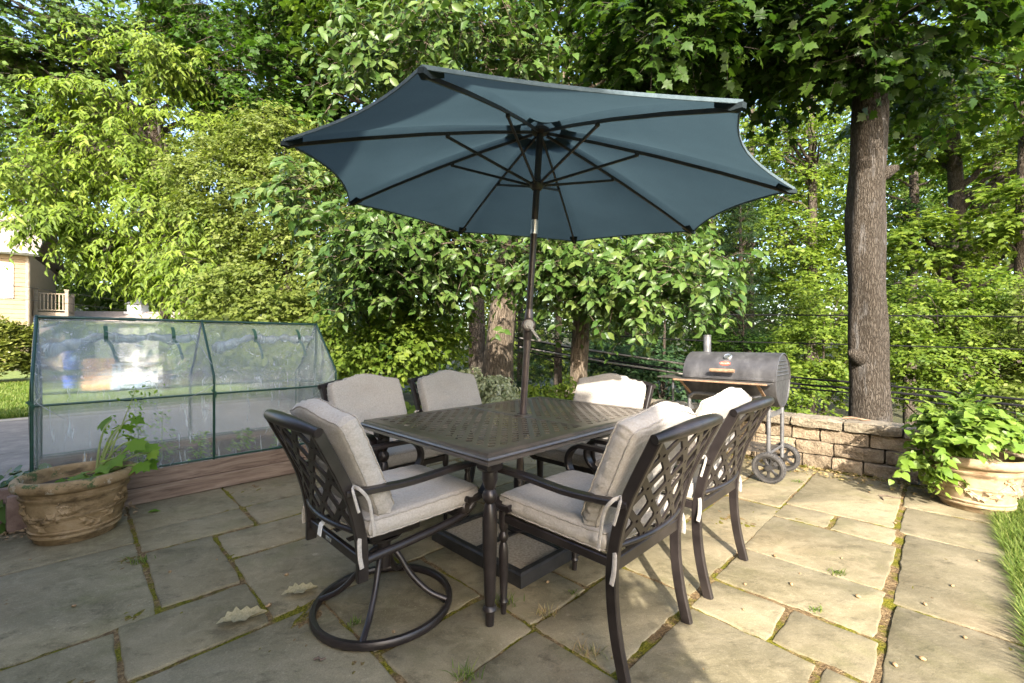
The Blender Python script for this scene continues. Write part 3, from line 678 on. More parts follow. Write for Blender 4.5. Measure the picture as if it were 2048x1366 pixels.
def wall():
    rng = np.random.default_rng(11)
    root = empty('retaining_wall', W(4.9, 1.5, 0), ANG_U)      # local x = u (depth), y = v (along)
    tag(root, 'low tan split block retaining wall with a cap course behind the grill', 'wall')
    mb = MB(); y0, y1 = -1.9, 2.35
    for row in range(3):
        y = y0 - rng.random() * .2
        while y < y1:
            L = rng.choice([.17, .23, .30, .36])
            rough_block(mb, (.14 + .018 * row + rng.normal() * .004, y + L / 2, .055 + row * .124 - .0), (.26, L - .004, .122), rng, .011, None, float(rng.random()))
            y += L
    mb.build('block_course', M['block'], root, 50)
    mb = MB(); y = y0 - .1
    while y < y1:
        L = rng.choice([.38, .44, .41])
        rough_block(mb, (.165 + rng.normal() * .005, y + L / 2, .366 + .047), (.32, L - .009, .092), rng, .010, None, float(rng.random())); y += L
    mb.build('cap_course', M['cap'], root, 50)
    # loose bark lying on cap
    t = MB(); t.tube(smoothpath([(-.07, 0, 0), (0, .01, .01), (.08, -.01, .004), (.13, .01, .002)], 4), [.006, .012, .013, .012, .011, .01, .009, .012, .01, .008, .006, .005, .004], 6)
    o = t.build('bark_scrap', M['wood']); tag(o, 'curled scrap of bark lying on the wall cap left of the tree trunk', 'bark scrap')
    g = G(1655, 838, .46); o.location = W(5.07, .62, .468)
    o.rotation_euler = (0, 0, -.7)
wall()
# leaf litter strip along the wall foot
def litter():
    n = 900; v = -.2 + 2.6 * rg.random(n); u = 4.86 - .30 * rg.random(n) ** 2.2
    pos = np.c_[(u - v) * R2, (u + v) * R2, .006 + .012 * rg.random(n)]
    leafmesh('leaf_litter', M['drygrass'], pos, rg.normal(size=(n, 3)) * [1, 1, .25], np.c_[rg.normal(size=(n, 2)) * .5, np.ones(n)], .018 + .03 * rg.random(n), .6, 'quad', rg.random(n))['kind'] = 'stuff'
    n = 500; u = -1.2 + 1.5 * rg.random(n); v = 4.12 - .20 * rg.random(n) ** 1.7
    pos = np.c_[(u - v) * R2, (u + v) * R2, .005 + .01 * rg.random(n)]
    leafmesh('leaf_litter', M['husk'], pos, rg.normal(size=(n, 3)) * [1, 1, .25], np.c_[rg.normal(size=(n, 2)) * .5, np.ones(n)], .015 + .025 * rg.random(n), .6, 'quad', rg.random(n))['kind'] = 'stuff'
litter()

# ================================================================== lattice helper
def lattice_cells(mb_bm, x0, x1, y0, y1, p, w, hole, cham=.22):
    """diagonal strap lattice in the xy plane, clipped to a rectangle"""
    bm = bmesh.new(); k = int(((x1 - x0) + (y1 - y0)) / p) + 3; cx, cy = (x0 + x1) / 2, (y0 + y1) / 2
    c, s = math.cos(PI / 4), math.sin(PI / 4); h = p / 2; o = (p - w) / 2; ch = cham * 2 * o; cache = {}
    def V(x, y):
        X, Y = cx + x * c - y * s, cy + x * s + y * c
        key = (round(X, 5), round(Y, 5))
        if key not in cache: cache[key] = bm.verts.new((X, Y, 0))
        return cache[key]
    lim = max(x1 - x0, y1 - y0) / 2 + p
    for i in range(-k, k + 1):
        for j in range(-k, k + 1):
            a, b = i * p, j * p
            X, Y = a * c - b * s, a * s + b * c
            if abs(X) > (x1 - x0) / 2 + p or abs(Y) > (y1 - y0) / 2 + p: continue
            hh = hole if hole > 0 else 0
            if hh: out = [(h - hh, h), (-h + hh, h), (-h, h - hh), (-h, -h + hh), (-h + hh, -h), (h - hh, -h), (h, -h + hh), (h, h - hh)]
            else: out = [(h, h), (-h, h), (-h, h), (-h, -h), (-h, -h), (h, -h), (h, -h), (h, h)]
            inn = [(o - ch, o), (-o + ch, o), (-o, o - ch), (-o, -o + ch), (-o + ch, -o), (o - ch, -o), (o, -o + ch), (o, o - ch)]
            for q in range(8):
                r = (q + 1) % 8
                vs = [V(a + out[q][0], b + out[q][1]), V(a + out[r][0], b + out[r][1]), V(a + inn[r][0], b + inn[r][1]), V(a + inn[q][0], b + inn[q][1])]
                u = []
                for t in vs:
                    if t not in u: u.append(t)
                if len(u) >= 3:
                    try: bm.faces.new(u)
                    except ValueError: pass
    for co, no in (((x0, 0, 0), (-1, 0, 0)), ((x1, 0, 0), (1, 0, 0)), ((0, y0, 0), (0, -1, 0)), ((0, y1, 0), (0, 1, 0))):
        bmesh.ops.bisect_plane(bm, geom=bm.verts[:] + bm.edges[:] + bm.faces[:], plane_co=co, plane_no=no, clear_outer=True)
    return bm
def bm_thick(bm, t):
    bmesh.ops.recalc_face_normals(bm, faces=bm.faces)
    bmesh.ops.solidify(bm, geom=bm.faces[:], thickness=t)
def bm_obj(bm, name, m, parent, smooth=40):
    me = bpy.data.meshes.new(name); bmesh.ops.recalc_face_normals(bm, faces=bm.faces); bm.to_mesh(me); bm.free(); me.materials.append(m)
    if smooth: me.polygons.foreach_set('use_smooth', [True] * len(me.polygons)); me.set_sharp_from_angle(angle=math.radians(smooth))
    return link(name, me, parent)

# ================================================================== table
TC = (1.883, 1.794)          # centre in patio coordinates
def table():
    root = empty('dining_table', W(*TC, 0), ANG_U)
    tag(root, 'bronze cast metal patio dining table with a basket weave top under the blue umbrella', 'table')
    L, B, H = 1.51, 1.07, .745
    hx, hy = L / 2, B / 2; fw = .075
    mb = MB()
    # moulded frame: loft of rectangles (profile from inner edge of the top out and down)
    prof = [(-fw, -.012), (-fw, .0), (-.022, .0), (-.012, -.004), (-.010, -.014), (.000, -.018), (.004, -.026), (-.004, -.030), (.006, -.036), (.008, -.046), (-.012, -.054), (-.03, -.056), (-fw, -.05), (-fw, -.012)]
    rings = [[(sx * (hx + o), sy * (hy + o), H + z) for sx, sy in ((-1, -1), (1, -1), (1, 1), (-1, 1))] for o, z in prof]
    mb.loft(rings, cap=False)
    mb.box((0, 0, H - .008), (.075, 2 * (hy - fw) + .004, .016), .003)
    mb.lathe([(.055, H - .018), (.055, H + .003), (.05, H + .006), (.036, H + .006), (.034, H - .02)], 20, cap=False)
    mb.build('frame', M['tablemetal'], root, 30)
    for s in (-1, 1):
        bm = lattice_cells(None, *sorted((s * .0372, s * (hx - fw + .002))), -(hy - fw + .002), hy - fw + .002, .052, .0205, 0, .14)
        for v in bm.verts: v.co.z = H - .003
        bm_thick(bm, .0035); bm_obj(bm, 'lattice_panel', M['tablemetal'], root, 30)
    for sx in (-1, 1):
        for sy in (-1, 1):
            mb = MB(); z = lambda q: q
            px, py = sx * (hx - .09), sy * (hy - .09)
            mb.box((px, py, H - .078), (.088, .088, .044), .012)
            pr = [(.034, H - .10), (.036, H - .135), (.026, H - .165), (.019, H - .178), (.030, H - .190), (.034, H - .205), (.030, H - .222), (.019, H - .236), (.024, H - .245),
                  (.031, H - .275), (.033, H - .315), (.032, H - .40), (.025, .13), (.022, .085), (.030, .078), (.033, .070), (.030, .062), (.021, .058), (.0205, .045), (.018, .001)]
            mb.lathe([(a * .95, b) for a, b in pr[::-1]], 20, (px, py, 0)); mb.build('leg', M['tablemetal'] if False else M['metal'], root, 35)
    return root
table()

# ================================================================== umbrella
UB = np.array([.02, 2.635, 0]); UT = np.array([.164, 2.53, 2.407])
PULL = [.065, .06, .02, .012, .018, .05, .085, .06]
TIPS = np.array([[-.27, 1.30, 1.98], [-1.03, 1.95, 2.06], [-1.11, 2.96, 2.11], [-.45, 3.72, 2.10], [.55, 3.80, 2.04], [1.31, 3.14, 1.96], [1.39, 2.14, 1.91], [.73, 1.38, 1.92]])
def umbrella():
    root = empty('patio_umbrella', UB); tag(root, 'blue eight rib market umbrella open over the table on a bronze pole', 'umbrella')
    o = UB; tip = TIPS - o; top = UT - o; ax = unit(UT - UB)
    def at(z): return ax * (z / ax[2])
    mb = MB()
    mb.tube([at(.02), at(1.14)], .020, 20); mb.tube([at(1.14), at(1.20)], .0225, 20)
    mb.build('pole', M['pole'], root)
    mb = MB(); mb.tube([at(1.36), at(2.40)], .0195, 20); mb.build('upper_pole', M['rib'], root)
    mb = MB(); mb.tube([at(1.815), at(1.895)], .0215, 20); mb.build('tilt_collar', M['steel'], root)
    mb = MB(); mb.tube([at(1.19), at(1.205), at(1.25), at(1.31), at(1.36), at(1.375)], [.022, .027, .030, .029, .024, .020], 18)
    c = at(1.28); mb.lathe([(.036, -.04), (.042, -.03), (.042, .02), (.034, .03)], 18, c + np.array([0, -.02, 0]), rotm('X', 90))
    hs = mb.build('crank_housing', M['pole'], root)
    mb = MB(); mb.lathe([(.026, 0), (.029, .008), (.029, .02), (.02, .028)], 18, c + np.array([0, -.04, 0]), rotm('X', 90))
    mb.bar([c + np.array([0, -.066, 0]), c + np.array([.03, -.070, -.045]), c + np.array([.058, -.072, -.085])], [.022, .015, .018], .013, up=(0, 1, 0), b=.3)
    mb.tube([c + np.array([.054, -.075, -.080]), c + np.array([.058, -.105, -.088])], .009, 10)
    mb.build('crank_handle', M['greyplastic'], root)
    # canopy: 8 gores, edges drawn in between tips, slight drape
    n, t0 = 10, .095; vs = []; fs = []; vent = []; vf = []
    C0 = top + np.array([0, 0, .028])
    ts = np.linspace(t0, 1, 14); grid = {}
    for g in range(8):
        A, B = tip[g] + ax * .022, tip[(g + 1) % 8] + ax * .022
        for i, t in enumerate(ts):
            for j in range(n + (0)):
                s = j / n; e = A + (B - A) * s
                pull = 1 - PULL[g] * 4 * s * (1 - s) * t
                p = C0 + (e - C0) * t * pull - ax * .030 * 4 * s * (1 - s) * math.sin(PI * t) + ax * .035 * math.sin(PI * t)
                grid[(g, i, j)] = len(vs); vs.append(p)
    def gi(g, i, j): return grid[(g, i, j)] if j < n else grid[((g + 1) % 8, i, 0)]
    for g in range(8):
        for i in range(len(ts) - 1):
            for j in range(n): fs.append((gi(g, i, j), gi(g, i, j + 1), gi(g, i + 1, j + 1), gi(g, i + 1, j)))
    mb = MB(); mb.add(vs, fs); can = mb.build('canopy', M['canopy'], root, 60)
    hem = [vs[gi(g, len(ts) - 1, j)] for g in range(8) for j in range(n)]; hem.append(hem[0])
    mb = MB(); mb.bar(hem, .004, .014, up=ax, b=.2); mb.build('hem', M['hem'], can)
    for g in range(8):
        pk = MB(); d = unit(tip[g] - top); e = tip[g] + ax * .014
        sd = unit(np.cross(ax, d)); w = .032
        pk.loft([[e - d * .085 + sd * w - ax * .010, e - d * .085 + ax * .006 + sd * w, e - d * .085 + ax * .006 - sd * w, e - d * .085 - sd * w - ax * .010], [e - d * .03 + sd * w * .55 - ax * .022, e - d * .03 + sd * w * .55, e - d * .03 - sd * w * .55, e - d * .03 - sd * w * .55 - ax * .022],
                 [e + d * .008 + sd * .010 - ax * .012, e + d * .008 + sd * .010 + ax * .006, e + d * .008 - sd * .010 + ax * .006, e + d * .008 - sd * .010 - ax * .012]])
        pk.build('tip_pocket', M['canopy'], can)
    vs2 = []; V0 = C0 + ax * .035
    for i, t in enumerate(np.linspace(.02, .165, 5)):
        for g in range(8):
            for j in range(4):
                s = j / 4; e = tip[g] + (tip[(g + 1) % 8] - tip[g]) * s; vs2.append(V0 + (e - C0) * t * (1 - .05 * 4 * s * (1 - s)) - ax * .012 * math.sin(2 * PI * t) )
    fs2 = [(i * 32 + k, i * 32 + (k + 1) % 32, (i + 1) * 32 + (k + 1) % 32, (i + 1) * 32 + k) for i in range(4) for k in range(32)]; fs2.append(tuple(range(32)))
    mb = MB(); mb.add(vs2, fs2); mb.build('vent_flap', M['canopy'], root, 60)
    mb = MB(); mb.lathe([(.02, -.02), (.052, -.012), (.055, .006), (.03, .022), (.012, .05), (.018, .065), (.004, .082)], 18, top + ax * 0.0); mb.build('top_hub', M['rib'], root)
    run = at(2.10); mb = MB(); mb.lathe([(.024, -.035), (.036, -.022), (.044, -.006), (.044, .008), (.026, .018), (.024, .04)], 18, run); mb.build('runner', M['rib'], root)
    for g in range(8):
        d = tip[g] - top; m = top + d * .42
        mb = MB(); p0 = top + unit(d) * .05 - ax * .004
        mid = top + d * .5 + ax * .016
        mb.bar([p0, top + d * .25 + ax * .010, mid, top + d * .75 + ax * .012, tip[g] - unit(d) * .02], .011, .016, up=ax, b=.1); rb = mb.build('rib', M['rib'], root)
        mb = MB(); dd = unit(np.array([d[0], d[1], 0])); mb.bar([run + dd * .038, m - ax * .004], .011, .014, up=ax, b=.1)
        mb.box(m, (.022, .022, .022), .005); mb.build('strut', M['rib'], rb)
    # base under the table
    b = empty('umbrella_base', W(1.86, 1.80, 0), ANG_U); tag(b, 'square black umbrella base tray filled with tan aggregate under the table', 'umbrella base')
    mb = MB(); h = .36
    rings = [[(sx * (h + q), sy * (h + q), z) for sx, sy in ((-1, -1), (1, -1), (1, 1), (-1, 1))] for q, z in [(-.04, .03), (-.04, .066), (-.03, .072), (-.006, .070), (.004, .060), (.008, .004), (-.04, .004), (-.04, .03)]]
    mb.loft(rings, cap=False); mb.build('tray_frame', M['black'], b, 30)
    mb = MB(); mb.box((0, 0, .036), (.638, .638, .040), .004); mb.build('ballast_slab', M['sand'], b, 30)
    mb = MB()
    for a in (0, 1): mb.box((0, 0, .060), (.638 if a else .04, .04 if a else .636, .010), .003)
    mb.build('cross_brace', M['black'], b, 30)
    mb = MB(); mb.lathe([(.075, .079), (.075, .088), (.036, .10), (.033, .40), (.030, .405), (.0225, .405)], 20); mb.build('pole_sleeve', M['metal'], b)
    mb = MB(); mb.tube([(.03, 0, .33), (.075, 0, .33)], .008, 8); mb.box((.085, 0, .33), (.02, .05, .02), .006); mb.build('clamp_knob', M['black'], b)
umbrella()

# ================================================================== chairs
def interp_path(keys, zs):
    k = np.array(keys); return [(float(np.interp(z, k[:, 1], k[:, 0])), z) for z in zs]
POST = [(-.320, 0), (-.285, .15), (-.268, .30), (-.274, .44), (-.322, .63), (-.437, .87)]
def post_path(y, z0, dx=0, flare=.0):
    pts = [(x + dx, y * (1 + flare * (z - .4)), z) for x, z in POST if z > z0 + .02]
    k = np.array(POST); pts.insert(0, (float(np.interp(z0, k[:, 1], k[:, 0])) + dx, y * (1 + flare * (z0 - .4)), z0))
    return smoothpath(pts, 5)
def cushion(parent, name, hw, hh, T, e, place, camel=0.0, n=26, seed=0, puff=.42, ties=()):
    """pillow of half width hw, half length hh; place maps (a, b, c) to chair coordinates"""
    rng = np.random.default_rng(seed); ph = rng.random(6) * 6.28
    g = np.linspace(-1, 1, n); g = np.sign(g) * (1 - (1 - np.abs(g)) ** 1.5)
    def outline(s, t):
        cr = 1 - .035 * abs(t) ** 6 * abs(s) ** 2
        x = s * hw * cr; y = t * hh * (1 - .03 * abs(s) ** 6)
        if camel: y += camel * max(0, t) ** 2 * (.5 + .5 * math.cos(PI * min(1, abs(s) * 1.15))) - camel * .25 * max(0, t) ** 2 * max(0, abs(s) - .86) / .14
        return x, y
    vs = []; idx = {}
    def prof(s, t):
        k = max(0, (1 - abs(s) ** 3.2)) * max(0, (1 - abs(t) ** 3.2)); w = .0035 * math.sin(9 * s + ph[0]) * math.sin(8 * t + ph[1]) * k
        d = 0
        return e + (T - e) * k ** puff + w + d
    def edge_wr(s, t): return .0014 * math.sin(26 * (s + t) + ph[2]) * max(abs(s), abs(t)) ** 8
    for side in (1, -1):
        for i, s in enumerate(g):
            for j, t in enumerate(g):
                x, y = outline(s, t); z = side * (prof(s, t) + edge_wr(s, t)) if True else 0
                idx[(side, i, j)] = len(vs); vs.append((x, y, z))
    fs = []
    for side in (1, -1):
        for i in range(n - 1):
            for j in range(n - 1): fs.append((idx[(side, i, j)], idx[(side, i + 1, j)], idx[(side, i + 1, j + 1)], idx[(side, i, j + 1)]))
    bd = [(i, 0) for i in range(n)] + [(n - 1, j) for j in range(1, n)] + [(i, n - 1) for i in range(n - 2, -1, -1)] + [(0, j) for j in range(n - 2, 0, -1)]
    bandv = []
    m = len(bd)
    for (i, j) in bd:
        x, y, z = vs[idx[(1, i, j)]]; L = math.hypot(x / hw, y / hh); q = 1 + .012 / max(hw, .1) * (1 + .5 * math.sin(i * 1.9 + j * 2.3 + ph[3]))
        bandv.append(len(vs)); vs.append((x * q, y * q, 0))
    for k in range(m):
        a, b = bd[k], bd[(k + 1) % m]
        fs.append((idx[(1, *a)], idx[(1, *b)], bandv[(k + 1) % m], bandv[k])); fs.append((bandv[k], bandv[(k + 1) % m], idx[(-1, *b)], idx[(-1, *a)]))
    mb = MB(); mb.add([place(*p) for p in vs], fs); o = mb.build(name, M['fabric'], parent, 75)
    pm = MB()
    for side in (1, -1):
        ring = [place(vs[idx[(side, i, j)]][0] * 1.004, vs[idx[(side, i, j)]][1] * 1.004, vs[idx[(side, i, j)]][2]) for i, j in bd]; ring.append(ring[0]); pm.tube(ring, .0032, 6, False)
    pm.build('piping', M['piping'], o, 60)
    for t in ties:
        tm = MB(); tm.bar(smoothpath(t[0], 6), t[1], .0045, up=t[2] if len(t) > 2 else (1, 0, 0), b=.1); tm.build('tie', M['fabric'] if len(t) < 4 else M['tietag'], o, 60)
    return o
def chair_upper(root, dx, z0post, swivel, seed):
    d = dx; pw = .27
    lat_w = .255
    # back posts
    nm = 'back_post' if swivel else 'rear_leg'
    for s in (-1, 1):
        mb = MB(); pts = post_path(s * .25, z0post, d, .03); mb.bar(pts, .026, .042, up=(1, 0, 0), b=.14); mb.build(nm, M['metal'], root)
    # top rail: turned, thick in the middle
    mb = MB(); ys = np.linspace(-.274, .274, 21); pts = []; rad = []
    for y in ys:
        q = abs(y) / .274; pts.append((-.437 + d - .042 * (1 - q * q), y, .870 + .022 * (1 - q * q)))
        rad.append(.0215 if q > .97 else (.0175 if q > .86 else .0185 + .0075 * (1 - (q / .86) ** 2)))
    rad[0] = rad[-1] = .017
    mb.tube(pts, rad, 16); mb.build('top_rail', M['metal'], root)
    # lattice between posts: panel parameter (y, h) bent on the back curve
    k = np.array(POST); bm = lattice_cells(None, -.243, .243, .478, .866, .086, .0235, .0085, .12)
    bmesh.ops.recalc_face_normals(bm, faces=bm.faces)
    bmesh.ops.solidify(bm, geom=bm.faces[:], thickness=.008)
    for v in bm.verts:
        y, z, w = v.co.x, v.co.y, v.co.z
        q = abs(y) / .25; sc = 1 + .03 * (z - .4) - (.0)
        v.co = (float(np.interp(z, k[:, 1], k[:, 0])) + d - (.030 + .012 * (z - .478) / .39) * (1 - min(1, q) ** 2) + w, y * sc, z + .018 * (1 - min(1, q) ** 2) * (z - .478) / .39)
    bm_obj(bm, 'back_lattice', M['metal'], root, 30)
    mb = MB(); pts = [(float(np.interp(.475, k[:, 1], k[:, 0])) + d - .038 * (1 - (y / .25) ** 2), y, .475) for y in np.linspace(-.25, .25, 13)]
    mb.tube(pts, .011, 10); mb.build('lower_rail', M['metal'], root)
    # arms with a C scroll
    for s in (-1, 1):
        mb = MB(); y = s * .285; c = np.array([.245 + d, y, .555]); pts = [(-.335 + d, s * .258, .632), (-.22 + d, s * .276, .629), (-.08 + d, s * .288, .628), (.10 + d, s * .29, .638)]
        arc = [(c[0] + .088 * math.sin(t), s * (.29 - .006 * t), c[2] + .084 * math.cos(t)) for t in np.linspace(0.0, 3.5, 14)]
        pts = pts + arc; sp = smoothpath(pts, 3)
        ww = np.interp(np.linspace(0, 1, len(sp)), [0, .25, .5, .75, 1], [.040, .046, .050, .044, .036]); ups = None
        mb2 = MB(); fr = mb.frames(sp, None); rings = []
        for (p, a, b), w in zip(fr, ww):
            t = np.cross(b, a); side = np.array([0, 1., 0]); nn = unit(np.cross(t, side)); side = np.cross(nn, t); hw, hh = w / 2, .011; e = .004
            prf = [(hw - e, hh), (hw, hh - e), (hw, -hh + e), (hw - e, -hh), (-hw + e, -hh), (-hw, -hh + e), (-hw, hh - e), (-hw + e, hh)]
            rings.append([p + x * side + q * nn for x, q in prf])
        mb2.loft(rings)
        endp = np.array(sp[-1]); mb2.tube([endp + [0, -.024, 0], endp + [0, .024, 0]], .0145, 12)
        mb2.build('armrest', M['metal'], root)
    # cushions
    def pseat(a, b, c):  # a: across, b: forward, c: up
        return (b + .025 + d, a, .478 + c + .012 * b)
    ties = [([(-.262 + d, s * .235, .47), (-.285 + d, s * .262, .455), (-.292 + d, s * .278, .40), (-.287 + d, s * .285, .355)], .016, (0, 1, 0)) for s in (-1, 1)]
    cushion(root, 'seat_cushion', .262, .272, .047, .030, pseat, 0, 24, seed, .30, ties)
    p0 = np.array([-.222 + d, 0, .50]); p1 = np.array([-.385 + d, 0, .880]); al = unit(p1 - p0); nn = np.array([al[2], 0, -al[0]]); mid = (p0 + p1) / 2 + nn * .042; Lh = np.linalg.norm(p1 - p0) / 2
    def pback(a, b, c): return tuple(mid + al * b + np.array([0, 1, 0]) * a * (1 + .04 * b) + nn * (c + .02 * (a / .26) ** 2))
    ties = [([(-.31 + d, s * .262, .655), (-.30 + d, s * .30, .648), (-.27 + d, s * .305, .60), (-.255 + d, s * .31, .50), (-.252 + d, s * .310, .47)], .012, (0, 1, 0)) for s in (-1, 1)]
    ties += [([(-.31 + d, s * .262, .655), (-.325 + d, s * .292, .65), (-.318 + d, s * .30, .61), (-.308 + d, s * .305, .57)], .010, (0, 1, 0)) for s in (-1, 1)]
    cushion(root, 'back_cushion', .258, Lh, .046, .034, pback, .045, 26, seed + 1, .27, ties)
def stationary(seed):
    root = empty('patio_armchair', (0, 0, 0))
    chair_upper(root, 0, 0.0, False, seed)
    for s in (-1, 1):
        mb = MB(); x, y = .272, s * .255
        mb.lathe([(.0115, .001), (.013, .03), (.0135, .045), (.0185, .05), (.020, .056), (.0175, .062), (.015, .07), (.0205, .20), (.0215, .27), (.018, .30), (.013, .312), (.0205, .325), (.0215, .335), (.019, .347), (.013, .358), (.019, .372), (.021, .40), (.021, .475)], 16, (x, y, 0))
        mb.build('front_leg', M['metal'], root, 35)
    mb = MB()
    for s in (-1, 1): mb.bar([(-.265, s * .25, .412), (.272, s * .255, .418)], .022, .034, b=.12)
    mb.bar([(.272, -.255, .418), (.272, .255, .418)], .022, .034, b=.12)
    mb.bar([(-.272, -.25, .405), (-.272, .25, .405)], .022, .046, b=.12)
    for y in (-.12, 0, .12): mb.bar([(-.265, y, .424), (.265, y, .424)], .03, .006, b=.1)
    mb.build('seat_frame', M['metal'], root)
    return root
def swivel(seed):
    root = empty('swivel_armchair', (0, 0, 0)); d = .045
    chair_upper(root, d, .29, True, seed)
    mb = MB()
    for s in (-1, 1):
        mb.tube(smoothpath([(-.255 + d, s * .245, .36), (-.05 + d, s * .245, .372), (.20 + d, s * .248, .40), (.27 + d, s * .255, .45)], 4), .017, 12)
        mb.box((.215 + d, s * .245, .435), (.05, .05, .06), .012)
    mb.bar([(-.268 + d, -.25, .362), (-.268 + d, .25, .362)], .022, .040, b=.12)
    mb.bar([(.20 + d, -.245, .402), (.20 + d, .245, .402)], .026, .03, b=.12)
    for y in (-.12, 0, .12): mb.bar([(-.265 + d, y, .40), (.22 + d, y, .425)], .03, .006, b=.1)
    mb.build('seat_frame', M['metal'], root)
    mb = MB(); mb.box((.0, 0, .345), (.20, .17, .016), .004); mb.box((.02, 0, .375), (.30, .05, .05), .008)
    for s in (-1, 1):
        mb.box((.01, s * .09, .365), (.24, .012, .055), .004)
        zz = [(.075 + .028 * math.cos(t), s * .05 + .028 * math.sin(t), .305 + .007 * t) for t in np.linspace(0, 12 * PI / 2, 60)]
        mb.tube([(a + .02, b, c * .35 + .215) for a, b, c in zz], .005, 6)
    mb.lathe([(.085, .318), (.10, .325), (.10, .334), (.06, .34)], 20, (-.02, 0, 0)); mb.build('spring_plate', M['metal'], root)
    mb = MB(); mb.lathe([(.012, .17), (.030, .175), (.032, .23), (.028, .31), (.034, .325)], 18); mb.build('hub', M['metal'], root)
    mb = MB(); n = 64; R = .292; prof = [(R - .011, .004), (R + .011, .004), (R + .013, .010), (R + .013, .026), (R + .008, .033), (R - .008, .033), (R - .013, .026), (R - .013, .010), (R - .011, .004)]
    mb.lathe(prof, n, cap=False); mb.build('base_ring', M['metal'], root)
    for k in range(4):
        a = PI / 4 + k * PI / 2; ca, sa = math.cos(a), math.sin(a)
        mb = MB(); mb.tube(smoothpath([(q * ca, q * sa, z) for q, z in ((.015, .262), (.06, .235), (.12, .14), (.20, .062), (.287, .022))], 4), .0128, 12); mb.build('spoke', M['metal'], root)
    return root
GRP = 'cushioned armchairs around the patio table'
cE = stationary(21); tag(cE, 'armchair nearest the viewer on the right with its lattice back half in shade', 'chair', GRP)
cA = swivel(31); tag(cA, 'swivel armchair on a round ring base at the near left table end', 'chair', GRP)
def put(o, u, v, deg):
    o.location = W(u, v, 0); o.rotation_euler = (0, 0, math.radians(45 + deg))   # deg: heading of the chair front relative to +u
put(cE, 1.567, 1.092, 90)
cF = copy_tree(cE); put(cF, 2.305, 1.097, 90); cF['label'] = 'sunlit armchair at the right side of the table in front of the grill'
cB = copy_tree(cE); put(cB, 1.46, 2.61, -88); cB['label'] = 'armchair with a stained back cushion beside the plastic greenhouse, facing the viewer'
cC = copy_tree(cE); put(cC, 2.10, 2.53, -91); cC['label'] = 'armchair on the far long side in front of the bright green shrub, facing the viewer'
put(cA, .975, 1.79, 0)
cD = copy_tree(cA); put(cD, 2.44, 1.71, 180); cD['label'] = 'armchair at the far table end with a shadow across its pale cushion'
# care tag on chair A
mb = MB(); mb.bar(smoothpath([(-.262, .0, .455), (-.278, .0, .44), (-.285, .0, .40)], 4), .035, .002, up=(1, 0, 0)); mb.build('care_tag', M['tietag'], cA)
mb = MB(); mb.box((-.2355, .03, .362), (.003, .05, .016), .001); mb.build('name_plate', M['steel'], cA)
